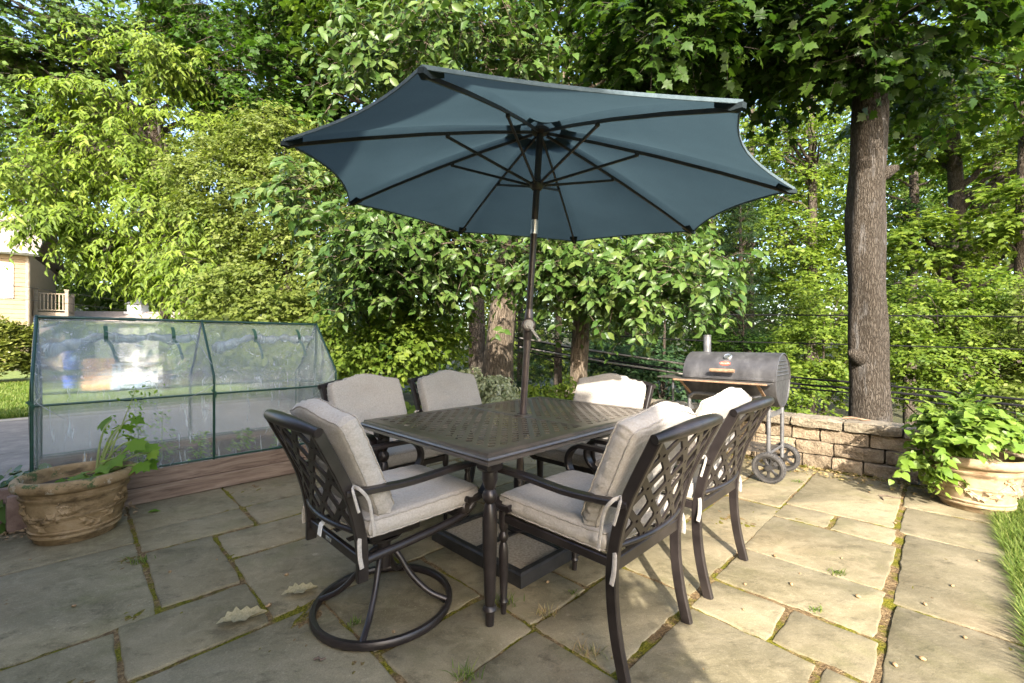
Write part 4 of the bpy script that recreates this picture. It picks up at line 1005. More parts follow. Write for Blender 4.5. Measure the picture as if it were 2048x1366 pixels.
# ================================================================== barrel grill
def grill():
    root = empty('barrel_grill', W(4.35, 1.40, 0), math.radians(-45))
    tag(root, 'black barrel charcoal grill with a chimney and wooden handle in front of the block wall', 'grill')
    R, zc, hl = .235, .845, .378
    def half(a0, a1, x0, x1, rad, n=18):
        return [[(x, -rad * math.cos(t), zc + rad * math.sin(t)) for t in np.linspace(a0, a1, n)] for x in (x0, x1)]
    mb = MB()
    # body: lower half (angles 180..360) slightly deeper
    def shell(a0, a1, rad, x0, x1):
        o = [[(x, -rad * math.cos(t), zc + rad * math.sin(t)) for t in np.linspace(a0, a1, 26)] for x in np.linspace(x0, x1, 3)]
        i = [[(x, -(rad - .012) * math.cos(t), zc + (rad - .012) * math.sin(t)) for t in np.linspace(a1, a0, 26)] for x in np.linspace(x0, x1, 3)]
        m = MB(); m.loft([a + b for a, b in zip(o, i)], cap=True)
        for x in (x0, x1):
            s = 1 if x > 0 else -1
            disc = [[(x + s * q, -rr * math.cos(t), zc + rr * math.sin(t)) for t in np.linspace(a0, a1, 26)] for rr, q in ((rad * 1.0, 0), (rad * 1.0, .012), (rad * .96, .016), (rad * .95, .006))]
            m.loft(disc, cap=False, closed=False); c = len(m.v)
            pts = disc[-1]; m.add(pts, [tuple(range(len(pts)))])
            inner = [[(x - s * .02, p[1], p[2]) for p in pts]]
        return m
    m = shell(PI, 2 * PI, R, -hl, hl)
    m.build('barrel', M['grilldark'] if False else M['grill'], root, 35)
    lid_m = shell(0.012, PI - .012, R + .006, -hl - .004, hl + .004)
    lid_m.box((0, -R - .008, zc + .012), (2 * hl, .012, .024), .003)
    lid = lid_m.build('lid', M['grill'], root, 35)
    mb = MB()
    for k in range(5):
        z = zc + .05 + k * .03; w = math.sqrt(max(0, (R * .86) ** 2 - (z - zc) ** 2))
        mb.tube([(hl + .009, -w, z), (hl + .013, -w * .5, z), (hl + .013, w * .5, z), (hl + .009, w, z)], .006, 6)
    mb.build('end_louvre', M['grill'], lid, 40)
    # handle, emblem, thermometer
    mb = MB(); yh = -.285; zh = .925
    mb.lathe([(.002, -.105), (.016, -.104), (.0185, -.09), (.0175, -.03), (.019, .02), (.0175, .09), (.015, .104), (.002, .105)], 14, (-.02, yh, zh), rotm('Y', 90)); hd = mb.build('lid_handle', M['wood'], lid, 40)
    mb = MB()
    for s in (-.085, .085): mb.bar([(-.02 + s, -.222, zh - .002), (-.02 + s, yh, zh)], .012, .006)
    mb.build('handle_bracket', M['grilldark'], hd)
    def tang(z):
        dz = z - zc; y = -math.sqrt((R + .006) ** 2 - dz * dz); a = math.atan2(dz, -y); n = np.array([0, -math.cos(a), math.sin(a)]); up = np.array([0, math.sin(a), math.cos(a)])
        return np.array([0, y, z]), n, up
    c, n, up = tang(1.040); A = np.c_[[1, 0, 0], up, n]
    mb = MB(); mb.lathe([(.034, -.004), (.036, .012), (.032, .018), (.028, .016)], 24, c + [-.015, 0, 0], A); bz = mb.build('thermometer', M['steel'], lid, 35)
    mb = MB(); mb.lathe([(.0285, .010), (.0285, .0145)], 24, c + [-.015, 0, 0], A); mb.build('dial_face', M['dial'], bz, 30)
    mb = MB(); mb.box(c + np.array([-.012, 0, 0]) + n * .0155 + up * .004, (.004, .022, .001), .0003, rot=A @ rotm('Z', 35)); mb.build('dial_needle', M['black'], bz, 30)
    c, n, up = tang(.985); A = np.c_[[1, 0, 0], up, n]
    pr = [(np.array([.046 * math.cos(t), .023 * math.sin(t), 0])) for t in np.linspace(0, 2 * PI, 32, endpoint=False)]
    mb = MB(); mb.loft([[A @ p + c + [-.022, 0, 0] + n * q for p in pr] for q in (-.004, .004)]); em = mb.build('emblem', M['red'], lid, 30)
    cu = bpy.data.curves.new('lettering', 'FONT'); cu.body = 'Char-Griller'; cu.size = .0155; cu.shear = .25; cu.align_x = 'CENTER'; cu.align_y = 'CENTER'; cu.extrude = .0004
    tmp = bpy.data.objects.new('lettering_curve', cu); COL.objects.link(tmp); bpy.context.view_layer.update(); dg = bpy.context.evaluated_depsgraph_get(); tme = bpy.data.meshes.new_from_object(tmp.evaluated_get(dg)); bpy.data.objects.remove(tmp)
    tme.materials.clear(); tme.materials.append(M['cream']); to = link('lettering', tme, em)
    mt = Matrix([list(A[0]) + [0], list(A[1]) + [0], list(A[2]) + [0], [0, 0, 0, 1]]); mt.translation = Vector(c + np.array([-.022, 0, 0]) + n * .0050); to.matrix_local = mt
    # chimney
    mb = MB(); mb.lathe([(.036, zc + .19), (.036, 1.238), (.039, 1.24), (.039, 1.25), (.034, 1.25), (.034, zc + .2)], 20, (-.29, .09, 0)); mb.lathe([(.05, zc + .205), (.048, zc + .222), (.036, zc + .226)], 20, (-.29, .09, 0)); mb.build('chimney', M['steel'] if False else M['leg'], root, 40)
    # shelves
    mb = MB(); mb.box((-.005, -.355, .834), (.765, .19, .013), .003)
    sh = mb.build('front_shelf', M['grilldark'], root, 30)
    mb = MB(); mb.box((-.005, -.452, .836), (.775, .020, .015), .003); mb.build('shelf_edge', M['wood'], sh, 30)
    for s in (-.33, .31):
        mb = MB(); mb.bar([(s, -.43, .824), (s, -.215, .70)], .025, .006, up=(0, 0, 1)); mb.build('shelf_brace', M['wood'], sh)
    mb = MB(); mb.box((-.53, -.05, .832), (.27, .34, .014), .003); ss = mb.build('side_shelf', M['grilldark'], root, 30)
    mb = MB(); mb.tube([(-.53, -.15, .825), (-.53, -.15, .15)], .011, 8); mb.tube([(-.53, -.15, .15), (-.33, -.18, .15)], .009, 8); mb.build('shelf_post', M['leg'], ss)
    # frame legs
    for y in (-.225, .20):
        mb = MB(); top = .70 if y < 0 else .66
        pth = [(-.335, y, .02), (-.335, y, top - .09), (-.325, y, top - .035), (-.285, y, top - .003), (-.2, y, top), (.2, y, top), (.285, y, top - .003), (.325, y, top - .035), (.335, y, top - .09), (.335, y, .13)]
        mb.tube(smoothpath(pth, 4), .0165, 12); mb.build('leg_frame', M['leg'], root)
    for s in (-.335, .335):
        for z, a, b in ((.555, .006, .045), (.235, .008, .02)):
            mb = MB(); mb.bar([(s, -.21, z), (s, .19, z)], a, b); mb.build('side_brace', M['leg'], root)
    mb = MB()
    for y in np.linspace(-.20, .18, 12): mb.tube([(-.335, y, .235), (.335, y, .235)], .0032, 6)
    for x in (-.2, 0, .2): mb.tube([(x, -.20, .230), (x, .18, .230)], .0035, 6)
    for z in (.262, .288):
        mb.tube([(-.335, -.205, z), (.335, -.205, z)], .003, 6); mb.tube([(-.335, .185, z), (.335, .185, z)], .003, 6)
    mb.build('wire_rack', M['grilldark'], root)
    for y in (-.262, .232):
        Y = rotm('X', 90); c = (.345, y, .127)
        mb = MB(); mb.lathe([(.100, -.026), (.116, -.026), (.125, -.016), (.125, .016), (.116, .026), (.100, .026), (.098, 0), (.100, -.026)], 40, c, Y, cap=False)
        for k in range(36):
            t = 2 * PI * k / 36; mb.box((c[0] + .124 * math.cos(t), c[1], c[2] + .124 * math.sin(t)), (.007, .046, .010), .002, rot=rotm('Y', -math.degrees(t)))
        wh = mb.build('wheel', M['rubber'], root, 40)
        mb = MB(); mb.lathe([(.012, -.032), (.024, -.03), (.028, -.02), (.028, .02), (.024, .03), (.012, .032)], 20, c, Y)
        mb.lathe([(.084, -.018), (.1, -.022), (.1, .022), (.084, .018), (.084, -.018)], 32, c, Y, cap=False)
        for k in range(7):
            t = 2 * PI * k / 7 + .2; d = np.array([math.cos(t), 0, math.sin(t)]); mb.bar([np.array(c) + d * .02, np.array(c) + d * .052, np.array(c) + d * .088], [.030, .018, .036], .018, up=(0, 1, 0))
        mb.build('rim', M['black'], wh, 40)
    return root
grill()

# ================================================================== pots
def pot(name, label, u, v, mat, R, rb, H, seed):
    root = empty(name, W(u, v, 0), .3 if seed == 1 else 2.2); tag(root, label, 'planter', 'large relief flower pots on the patio')
    k = lambda t: rb + (R * .90 - rb) * t ** .8
    h = H
    prof = [(rb * .96, 0), (rb, .006), (k(.10), h * .10), (k(.11) + .011, h * .115), (k(.12) + .011, h * .14), (k(.15), h * .155), (k(.17), h * .17), (k(.18) + .009, h * .185), (k(.2) + .009, h * .205), (k(.22), h * .22)]
    prof += [(k(t), h * t) for t in np.linspace(.26, .40, 5)] + [(k(.43) + .009, h * .425), (k(.45) + .009, h * .445), (k(.47), h * .46)] + [(k(t), h * t) for t in np.linspace(.5, .68, 5)]
    prof += [(k(.71) + .010, h * .705), (k(.74) + .010, h * .735), (k(.76), h * .75), (k(.80), h * .80), (R * .925, h * .825), (R * .985, h * .85), (R, h * .885), (R, h * .93), (R * .985, h * .965), (R * .95, h * .99), (R * .90, h), (R * .865, h * .985), (R * .85, h * .94), (R * .83, h * .72), (.01, h * .70)]
    mb = MB(); mb.lathe(prof, 72)
    body = mb.build('pot_body', mat, root, 50)
    # applied relief: vine garland with leaves
    rng = np.random.default_rng(seed); mb = MB()
    def surf(th, t, o=0):
        r = k(t) + o; return np.array([r * math.cos(th), r * math.sin(th), h * t])
    for g in range(5):
        t0 = g * 2 * PI / 5
        path = [surf(t0 + s * 2 * PI / 5, .60 - .27 * math.sin(PI * s) + .02 * math.sin(9 * s), .003) for s in np.linspace(0, 1, 18)]
        mb.tube(path, .006, 6)
        for s in np.linspace(.03, .97, 9):
            th = t0 + s * 2 * PI / 5 + rng.normal() * .03; t = .60 - .27 * math.sin(PI * s) + rng.choice([-1, 1]) * .055
            c = surf(th, t); n = unit(np.array([math.cos(th), math.sin(th), -.18])); tn = np.array([-math.sin(th), math.cos(th), 0]); up = np.cross(n, tn)
            a0 = rng.random() * 6.28
            q = .030 + .012 * rng.random(); pts = []
            for kk in range(10):
                w = q * (1 if kk % 2 == 0 else .55); a = a0 + kk * 2 * PI / 10; pts.append(c + (tn * math.cos(a) + up * math.sin(a)) * w + n * .001)
            mb.add(pts + [c + n * .018], [(i, (i + 1) % 10, 10) for i in range(10)])
        for _ in range(9):
            c = surf(t0 + rng.normal() * .09, .60 + rng.normal() * .035, .003); mb.lathe([(.001, -.008), (.007, -.004), (.008, .002), (.004, .008)], 6, c)
    mb.build('vine_relief', mat, body, 60)
    mb = MB(); mb.lathe([(.005, h * .80), (R * .84, h * .79)], 32, cap=False); mb.build('potting_soil', M['soil'], root)
    return root
pot('relief_pot', 'brown relief pot with flaking green and white rim beside the raised bed', -.0, 3.80, M['potL'], .280, .182, .385, 1)
pot('relief_pot', 'pale tan relief pot standing by the lawn edge at the block wall', 4.55, -.14, M['potR'], .272, .175, .385, 2)
def pot_plants():
    rng = np.random.default_rng(5)
    # right: bushy heap of light green leaves, one lobe spilling left
    c0 = np.array(W(4.55, -.14, .34)); t = empty('leafy_plant', c0); tag(t, 'bushy light green leafy plant spilling over the pale pot by the lawn', 'plant')
    B1, O1 = boughs_in(rng, (0, 0, .20), (.235, .235, .155), 60, .5, -.1, .2)
    B2, O2 = boughs_in(rng, (-.27, .05, .03), (.13, .12, .13), 16, .4, -1, .2)
    B3, O3 = boughs_in(rng, (-.31, .06, -.08), (.05, .06, .07), 4, .3, -1, .2)
    B = np.concatenate([B1, B2, B3]); O = np.concatenate([O1, O2, O3])
    a = crown_leaves(rng, B, O, .07, 4, 6, .12, .052, .35, .7, .25, .5, .7, .7)
    leafmesh('foliage', M['L_pot'], a[0], a[1], a[2], a[3], .85, 'heart', a[4], t)
    B4, O4 = boughs_in(rng, (-.05, .05, .26), (.16, .16, .12), 9, .3, 0, .2)
    a = crown_leaves(rng, B4, O4, .04, 3, 9, .14, .085, .1, .8, -.2, .4, .7, .6)
    leafmesh('tall_shoot', M['L_mid'], a[0], a[1], a[2], a[3], .30, 'oval', a[4], t)
    mb = MB()
    for b in B[::2]:
        mb.tube(bez(rng.normal(size=3) * [.06, .06, 0], (b * .5 + [0, 0, .10]), b, 6), list(np.linspace(.004, .002, 6)), 5)
    mb.build('stem', M['stem'], t)
    # left: squash plant
    c0 = np.array(W(.0, 3.80, .30)); t = empty('squash_plant', c0); tag(t, 'squash plant with broad leaves growing out of the brown pot', 'plant')
    specs = [(.34, .20, .10, .13, 0), (.40, .06, .12, .12, 10), (.28, .26, .24, .15, 30), (.20, .02, .16, .15, -20), (.10, -.10, .10, .15, -60), (.22, -.06, .09, .14, -40), (.30, .12, .30, .13, 20),
             (.20, .16, .34, .12, 60), (.14, .22, .42, .13, 100), (.24, .20, .48, .09, 40), (.44, .16, .20, .09, 0), (.05, -.02, .06, .12, -90), (.30, -.02, .20, .12, 0), (.06, .20, .46, .12, 120), (-.10, -.04, .02, .08, 180), (.38, .12, .26, .08, 10)]
    pos, ax, nr, L = [], [], [], []; mb = MB()
    for (x, y, z, s, d) in specs:
        p = np.array([x * .75 - .02, y * .75 + .05, z * .78]); a = math.radians(d) + rng.normal() * .3
        mb.tube(bez((.06, .06, -.01), (p[0] * .6, p[1] * .6, p[2] * .8 + .03), p, 8), list(np.linspace(.0075, .004, 8)), 6)
        pos.append(p); ax.append([math.cos(a), math.sin(a) - .4, -.45 + .3 * rng.random()]); nr.append([rng.normal() * .25, -.45 + rng.normal() * .2, .85]); L.append(s)
    mb.tube(bez((.07, .07, 0), (.12, .16, .3), (.19, .20, .56), 12), list(np.linspace(.006, .002, 12)), 6); mb.build('stem', M['stem'], t)
    leafmesh('leaf_blades', M['L_squash'], np.array(pos), np.array(ax), np.array(nr), np.array(L), 1.0, 'maple', rng.random(len(pos)), t)
    n = 130; tt = rng.random(n); b = np.array([.12, .14, .12])[None] + tt[:, None] * np.array([.10, .09, .44]); b += rng.normal(size=(n, 3)) * .05
    fs_ = leafmesh('feathery_sprig', M['L_squash'], b, rng.normal(size=(n, 3)), rng.normal(size=(n, 3)) * .5 + [0, -.3, .8], .018 + .022 * rng.random(n), .45, 'quad', rng.random(n), t); fs_['kind'] = 'stuff'
    # ivy-like plant at the left edge
    g = np.array(W(-.33, 4.30, 0)); t = empty('ground_plant', g); tag(t, 'low dark leafy plant at the left edge beside the edging pavers', 'plant')
    B, O = boughs_in(rng, (0, 0, .17), (.16, .20, .20), 34, .3, -.7, .2)
    a = crown_leaves(rng, B, O, .05, 2, 3, .10, .085, .4, .8, .25, .5, .7, .6); leafmesh('foliage', M['L_big'], a[0], a[1], a[2], a[3], .95, 'heart', a[4], t)
    mb = MB()
    for b in B[::2]: mb.tube(bez((0, 0, 0), b * [.3, .3, .6], b, 6), .003, 5)
    mb.build('stem', M['stem'], t)
    for k, (u, v, hgt, rz) in enumerate([(-.235, 4.115, .225, 4), (-.305, 4.19, .26, -3), (-.14, 4.21, .19, 8)]):
        e = MB(); rough_block(e, (0, 0, hgt / 2), (.075, .155, hgt), rng, .002)
        o = e.build('edging_paver', M['paver'], None, 50); o.location = W(u, v, 0); o.rotation_euler = (0, 0, math.radians(135 + rz))
        tag(o, ['upright reddish edging paver closest to the patio beside the brown pot', 'tallest edging paver behind the others at the left edge', 'short edging paver half hidden behind the brown pot'][k], 'paver', 'upright pavers edging the bed')
pot_plants()

# ================================================================== raised bed and mini greenhouse
def bed():
    L, D = 1.98, 1.02
    o = W(-.206, 4.14, 0)
    root = empty('raised_bed', o, ANG_U); tag(root, 'raised garden bed of two stacked wooden boards under the plastic greenhouse', 'raised bed')
    for (x, y, sx, sy) in ((L / 2 - .02, .02, L + .06, .038), (L / 2 - .02, D - .02, L + .06, .038), (-.03, D / 2, .038, D - .08), (L - .01, D / 2, .038, D - .08)):
        for k in range(2):
            mb = MB(); mb.box((x, y + (.004 if k else 0), .060 + k * .119 + .001), (sx, sy, .1165), .005); mb.build('board', M['plank'], root, 30)
    mb = MB(); n = 26; xs = np.linspace(.0, L - .04, n); ys = np.linspace(.045, D - .045, 14); rng = np.random.default_rng(3)
    V = [(x, y, .17 + rng.normal() * .012) for y in ys for x in xs]; mb.add(V, [(j * n + i, j * n + i + 1, (j + 1) * n + i + 1, (j + 1) * n + i) for j in range(13) for i in range(n - 1)]); mb.build('bed_soil', M['soil'], root, 180)
    # seedlings
    for k, (x, y, hh, w) in enumerate([(.55, .45, .34, .10), (.72, .60, .42, .12), (.95, .35, .25, .10), (1.30, .5, .20, .12), (1.62, .35, .16, .14), (1.75, .7, .18, .12)]):
        q = np.array(W(-.206, 4.14, .165)) + np.array([(x - y) * R2, (x + y) * R2, 0]); t = empty('seedling', q)
        tag(t, ['feathery seedling at the left of the bed behind the plastic', 'tallest feathery seedling inside the greenhouse', 'low seedling next to the middle post of the greenhouse', 'low sprout right of the middle post inside the greenhouse', 'spreading sprout at the right front of the bed', 'sprout at the far right of the bed'][k], 'seedling', 'seedlings in the raised bed')
        n = 130; tt = rng.random(n); th = rng.random(n) * 6.28; r = w * (1 - .6 * tt) * rng.random(n)
        b = np.c_[r * np.cos(th), r * np.sin(th), hh * tt]
        leafmesh('foliage', M['L_squash'], b, np.c_[np.cos(th), np.sin(th), rng.normal(size=n) * .4], rng.normal(size=(n, 3)) * .4 + [0, 0, .9], .025 + .03 * rng.random(n), .45, 'quad', rng.random(n), t)
        mb = MB(); mb.tube([(0, 0, 0), (.005, 0, hh * .5), (0, .01, hh)], .003, 5); mb.build('stem', M['stem'], t)
    q = np.array(W(-.206, 4.14, .15)) + np.array([(.24 - .35) * R2, (.24 + .35) * R2, 0]); mb = MB(); mb.bar([(0, 0, 0), (.01, 0, .20)], .02, .012); s = mb.build('wood_stake', M['stake']); s.location = q; tag(s, 'short wooden stake stuck in the bed soil', 'stake')
    # greenhouse
    z0 = .242; g = empty('mini_greenhouse', W(-.206, 4.14, z0), ANG_U); tag(g, 'small tunnel greenhouse of green tubes and clear plastic sheet on the raised bed', 'greenhouse')
    Lg, Dg, ze, zr = 1.964, 1.0, .66, 1.115; r = .0078
    for x in (0, .982, Lg):
        mb = MB(); pth = [(x, .012, 0), (x, .012, ze - .06), (x, .025, ze), (x, .06, ze + .05), (x, Dg / 2 - .03, zr - .02), (x, Dg / 2, zr), (x, Dg / 2 + .03, zr - .02), (x, Dg - .06, ze + .05), (x, Dg - .025, ze), (x, Dg - .012, ze - .06), (x, Dg - .012, 0)]
        mb.tube(smoothpath(pth, 4), r + .0015, 10); mb.build('hoop', M['greenpipe'], g)
    def rail(nm, a, b, rr=r):
        mb = MB(); a = np.array(a, float); b = np.array(b, float); mb.tube([a, b], rr, 10)
        for f in (.25, .75):
            c = a + (b - a) * f; d = unit(b - a) * .05; mb.tube([c - d, c + d], rr + .003, 10)
        mb.build(nm, M['greenpipe'], g)
    rail('ridge_rail', (0, Dg / 2, zr + .005), (Lg, Dg / 2, zr + .005), .011)
    for y in (.012, Dg - .012): rail('mid_rail', (0, y, .525), (Lg, y, .525)); rail('bottom_rail', (0, y, .012), (Lg, y, .012))
    for x in (0, Lg): rail('end_rail', (x, .012, .525), (x, Dg - .012, .525))
    for x in (.0, Lg):
        mb = MB(); mb.tube([(x, Dg / 2, zr - .01), (x, Dg / 2, 0)], r, 10); mb.build('end_post', M['greenpipe'], g)
    # cover sheet: profile (y,z) extruded along x with wrinkles
    prof = [(-.004, -.02), (-.006, .12), (-.006, .3), (-.006, .45), (-.006, .58), (.006, .665), (.05, .735), (.14, .82), (.25, .92), (.36, 1.02), (.46, 1.105), (.5, 1.13), (.54, 1.105), (.64, 1.02), (.75, .92), (.86, .82), (.95, .735), (.994, .665), (1.006, .58), (1.006, .45), (1.006, .3), (1.006, .12), (1.004, -.02)]
    dens = []
    for a, b in zip(prof[:-1], prof[1:]): dens += [tuple(np.array(a) + (np.array(b) - np.array(a)) * t) for t in (0, .5)]
    dens.append(prof[-1]); nx = 90
    mb = MB(); V = []
    for x in np.linspace(-.006, Lg + .006, nx):
        for (y, z) in dens:
            q = (.006 * math.sin(x * 9 + z * 7) * math.sin(z * 5 + x * 3) + .0035 * math.sin(x * 31 + z * 13) * math.sin(z * 11) + .003 * math.sin(x * 14 - z * 29))
            edge = min(1, abs(z - .0) * 6) * (1 - math.exp(-((x % .982) - .491) ** 2 * 0))
            s = -1 if y < .5 else 1
            sag = -.018 * math.sin(PI * ((x / .982) % 1)) if abs(y - .5) < .42 and abs(y - .5) > .05 else 0
            V.append((x, y + s * (q * edge - .022), z + q * .5 + sag - (.024 if z > .6 else 0)))
    m = len(dens); mb.add(V, [(i * m + j, i * m + j + 1, (i + 1) * m + j + 1, (i + 1) * m + j) for i in range(nx - 1) for j in range(m - 1)])
    cov = mb.build('plastic_cover', M['plastic'], g, 180)
    for x, s in ((-.008, -1), (Lg + .008, 1)):
        mb = MB(); outl = [p for p in prof]; rows = 12; V = []; fs = []
        zs = np.linspace(-.02, 1.125, 24)
        for z in zs:
            hw = .5 if z < .6 else max(.004, .5 * (1 - (max(0, z - .66)) / (1.13 - .655)) if z > .66 else .5)
            for t in np.linspace(-1, 1, 16): V.append((x + s * (.006 * math.sin(7 * z + 5 * t) * math.sin(9 * t + 3 * z)), .5 + hw * t, z))
        mb.add(V, [(i * 16 + j, i * 16 + j + 1, (i + 1) * 16 + j + 1, (i + 1) * 16 + j) for i in range(23) for j in range(15)]); mb.build('end_sheet', M['plastic'], g, 180)
    # rolled-up door flaps hanging under the ridge on straps
    def roll(x0, x1, sag0):
        xs = np.linspace(x0, x1, 30); pth = []; rad = []
        for i, x in enumerate(xs):
            t = (x - x0) / (x1 - x0); z = .985 - sag0 * max(0, 1 - t * 3.2) ** 1.5 - .022 * abs(math.sin(PI * t * 3)); pth.append((x, .40 - .05 * (z < .9), z)); rad.append(.030 + .008 * math.sin(i * 1.7) + .006 * math.sin(i * .6) + .012 * max(0, 1 - t * 4))
        mb = MB(); mb.tube(pth, rad, 12); mb.build('rolled_flap', M['rolled'], cov, 180)
        for t in (.36, .82):
            x = x0 + (x1 - x0) * t; mb = MB()
            ring = [(x, .40 + .048 * math.cos(a), .985 + .06 * math.sin(a)) for a in np.linspace(0, 2 * PI, 18)]; mb.bar(ring, .025, .003, up=(1, 0, 0)) if False else None
            mb.bar([(x, .44, 1.06), (x, .385, 1.03), (x, .355, .985), (x + .002, .37, .94)], .024, .003, up=(0, -1, 1)); mb.bar(smoothpath([(x + .01, .37, .95), (x + .035, .35, .90), (x + .06, .345, .80)], 4), .020, .003, up=(0, -1, .3)); mb.build('tie_strap', M['strap'], cov)
    roll(.04, .93, .11); roll(1.07, 1.90, .09)
    # stretched folds fanning from the corners, their bright glints put in as whiter plastic
    for (a, b) in [((1.958, -.012, .50), (1.70, -.014, .36)), ((1.958, -.012, .47), (1.75, -.014, .27)), ((1.958, -.012, .44), (1.80, -.014, .20)), ((1.955, .0, .66), (1.75, -.014, .44)), ((.975, -.012, .60), (.80, -.014, .50)), ((.975, .06, .76), (.90, .2, .95)), ((.02, -.012, .55), (.16, -.014, .42)), ((.36, .36, 1.02), (.62, .22, .90)), ((.86, .38, 1.04), (.92, .2, .89)),
                   ((.52, -.012, .015), (.545, -.014, .07)), ((.63, -.012, .015), (.66, -.014, .09)), ((.70, -.012, .015), (.725, -.014, .06)), ((.42, -.012, .012), (.45, -.014, .05))]:
        mb = MB(); a = np.array(a); b = np.array(b); md = (a + b) / 2 + np.array([0, -.004, -.006]); mb.tube(bez(a, md, b, 8), [.003, .0035, .0035, .003, .0028, .0022, .0015, .0008], 6); mb.build('sheet_fold', M['rolled'], cov)
    for x, nm in ((.0, 0), (.982, 1)):
        mb = MB(); mb.bar(smoothpath([(x, -.008, .50), (x + .006, -.018, .53), (x - .02, -.02, .56)], 4), .018, .003, up=(0, -1, 0)); mb.build('tie_strap', M['strap'], cov)
bed()

# ================================================================== debris
def debris():
    rng = np.random.default_rng(19)
    out = [(0, 0), (.10, .12), (.16, .10), (.20, .24), (.30, .18), (.36, .34), (.46, .20), (.58, .30), (.66, .16), (.80, .20), (.86, .08), (1, .02)]
    for k, (px, py, a, L) in enumerate([(600, 1183, 25, .155), (484, 1237, 28, .185)]):
        mb = MB(); n = len(out); V = []
        for x, y in out: V.append((x, y, 0.05 + .10 * y))
        for x, y in out[1:-1][::-1]: V.append((x, -y * .8, .05 + .30 * y))
        V = [(x - .5 + 0, y, z * (1 + .5 * math.sin(9 * x)) - .03 * math.cos(6 * x)) for x, y, z in V]
        c = len(V); mid = [(x - .5, 0, .03 * math.cos(5 * x)) for x in np.linspace(0, 1, n)]
        top = V[:n]; bot = [V[0]] + V[n:][::-1] + [V[n - 1]]
        mb.loft([top, mid, bot], cap=False, closed=False)
        o = mb.build('dry_leaf', M['dryleaf'], None, 50); g = G(px, py, .012); o.location = g; o.scale = (L, L, L); o.rotation_euler = (.15, 0, math.radians(a))
        tag(o, ['smaller curled dry leaf lying just left of the swivel chair ring', 'larger ragged dry leaf lying further left across a mossy joint'][k], 'dry leaf', 'dry leaves on the flagstones')
    pts = [(148, 1213), (434, 1120), (573, 1151), (537, 1213), (787, 1265), (1095, 1165), (1550, 1113), (1683, 1117), (1583, 1170), (1716, 1195), (1490, 1170), (1845, 1320), (1905, 1173), (1957, 1123), (1850, 1210), (1600, 1148), (1487, 1220), (1790, 1332), (1930, 1277), (340, 1145), (60, 1120), (1738, 985), (1790, 1047)]
    first = None
    for k, (px, py) in enumerate(pts):
        if first is None:
            mb = MB(); mb.lathe([(.0015, -.011), (.006, -.008), (.0085, -.002), (.008, .004), (.0045, .009), (.001, .0115)], 10, (0, 0, .007), rotm('X', 80)); o = first = mb.build('seed_husk', M['husk'], None, 60)
        else: o = first.copy(); COL.objects.link(o)
        s = .55 + .6 * rng.random(); o.location = G(px, py, .001); o.scale = (s, s * (.7 + .5 * rng.random()), s * .8); o.rotation_euler = (0, 0, rng.random() * 6)
        tag(o, 'small tan seed husk lying on the flagstones', 'seed husk', 'seed husks scattered on the patio')
    for k, (px, py, L, a) in enumerate([(1780, 995, .13, -30), (1765, 998, .08, 60), (638, 1322, .04, 0)]):
        mb = MB(); mb.tube([(-L / 2, 0, .006), (-L * .1, .006, .009), (L * .2, -.004, .008), (L / 2, .008, .006)], [.004, .005, .004, .003], 6); o = mb.build('twig', M['twig']); o.location = G(px, py, 0); o.rotation_euler = (0, 0, math.radians(a))
        tag(o, ['longer twig on the sunlit slab near the pale pot', 'shorter twig crossing beside the longer twig near the pale pot', 'tiny dark twig on the slab below the swivel chair ring'][k], 'twig')
    # weeds in joints
    for k, (px, py, s, nm) in enumerate([(1012, 1210, 1.0, 'green weed tuft in the joint beside the table leg'), (710, 1252, .55, 'tiny seedling in the joint inside the ring base'), (1675, 1150, .6, 'small weed in the joint on the sunlit slabs'), (1630, 1225, .5, 'small weed right of centre in a sunlit joint'),
                                        (1594, 966, .7, 'weed tuft in the joint near the grill wheel'), (1148, 1190, .5, 'weed sprig in the joint under the right armchair'), (275, 1127, .9, 'grass sprig in the joint beside the brown pot'), (928, 1358, .9, 'moss and grass tuft at the bottom edge of the patio'), (1095, 1232, .8, 'dry grass tuft in the joint by the front leg of the near armchair'), (1180, 1310, .8, 'dry straw tuft in the joint left of the near chair leg'), (880, 1060, .6, 'dry grass tuft near the umbrella base')]):
        n = 46; g = G(px, py, -.008); r = .03 * s
        p = rng.normal(size=(n, 3)) * [r, r * .6, 0]
        dry = 'dry' in nm
        t = blades('weed', M['drygrass'] if dry else M['grass'], p, .045 * s, .004, rng, 1.3); t.location = g
        tag(t, nm, 'weed', 'weeds in the patio joints')
    g = G(295, 1025, .004)
    o = leafmesh('fallen_leaf', M['L_squash'], np.array([[0, 0, 0.]]), np.array([[1., .4, .15]]), np.array([[-.3, -.3, 1.]]), [.075], .6, 'oval', np.array([.3])); o.location = g; tag(o, 'single green leaf lying on the slab beside the raised bed', 'leaf')
debris()
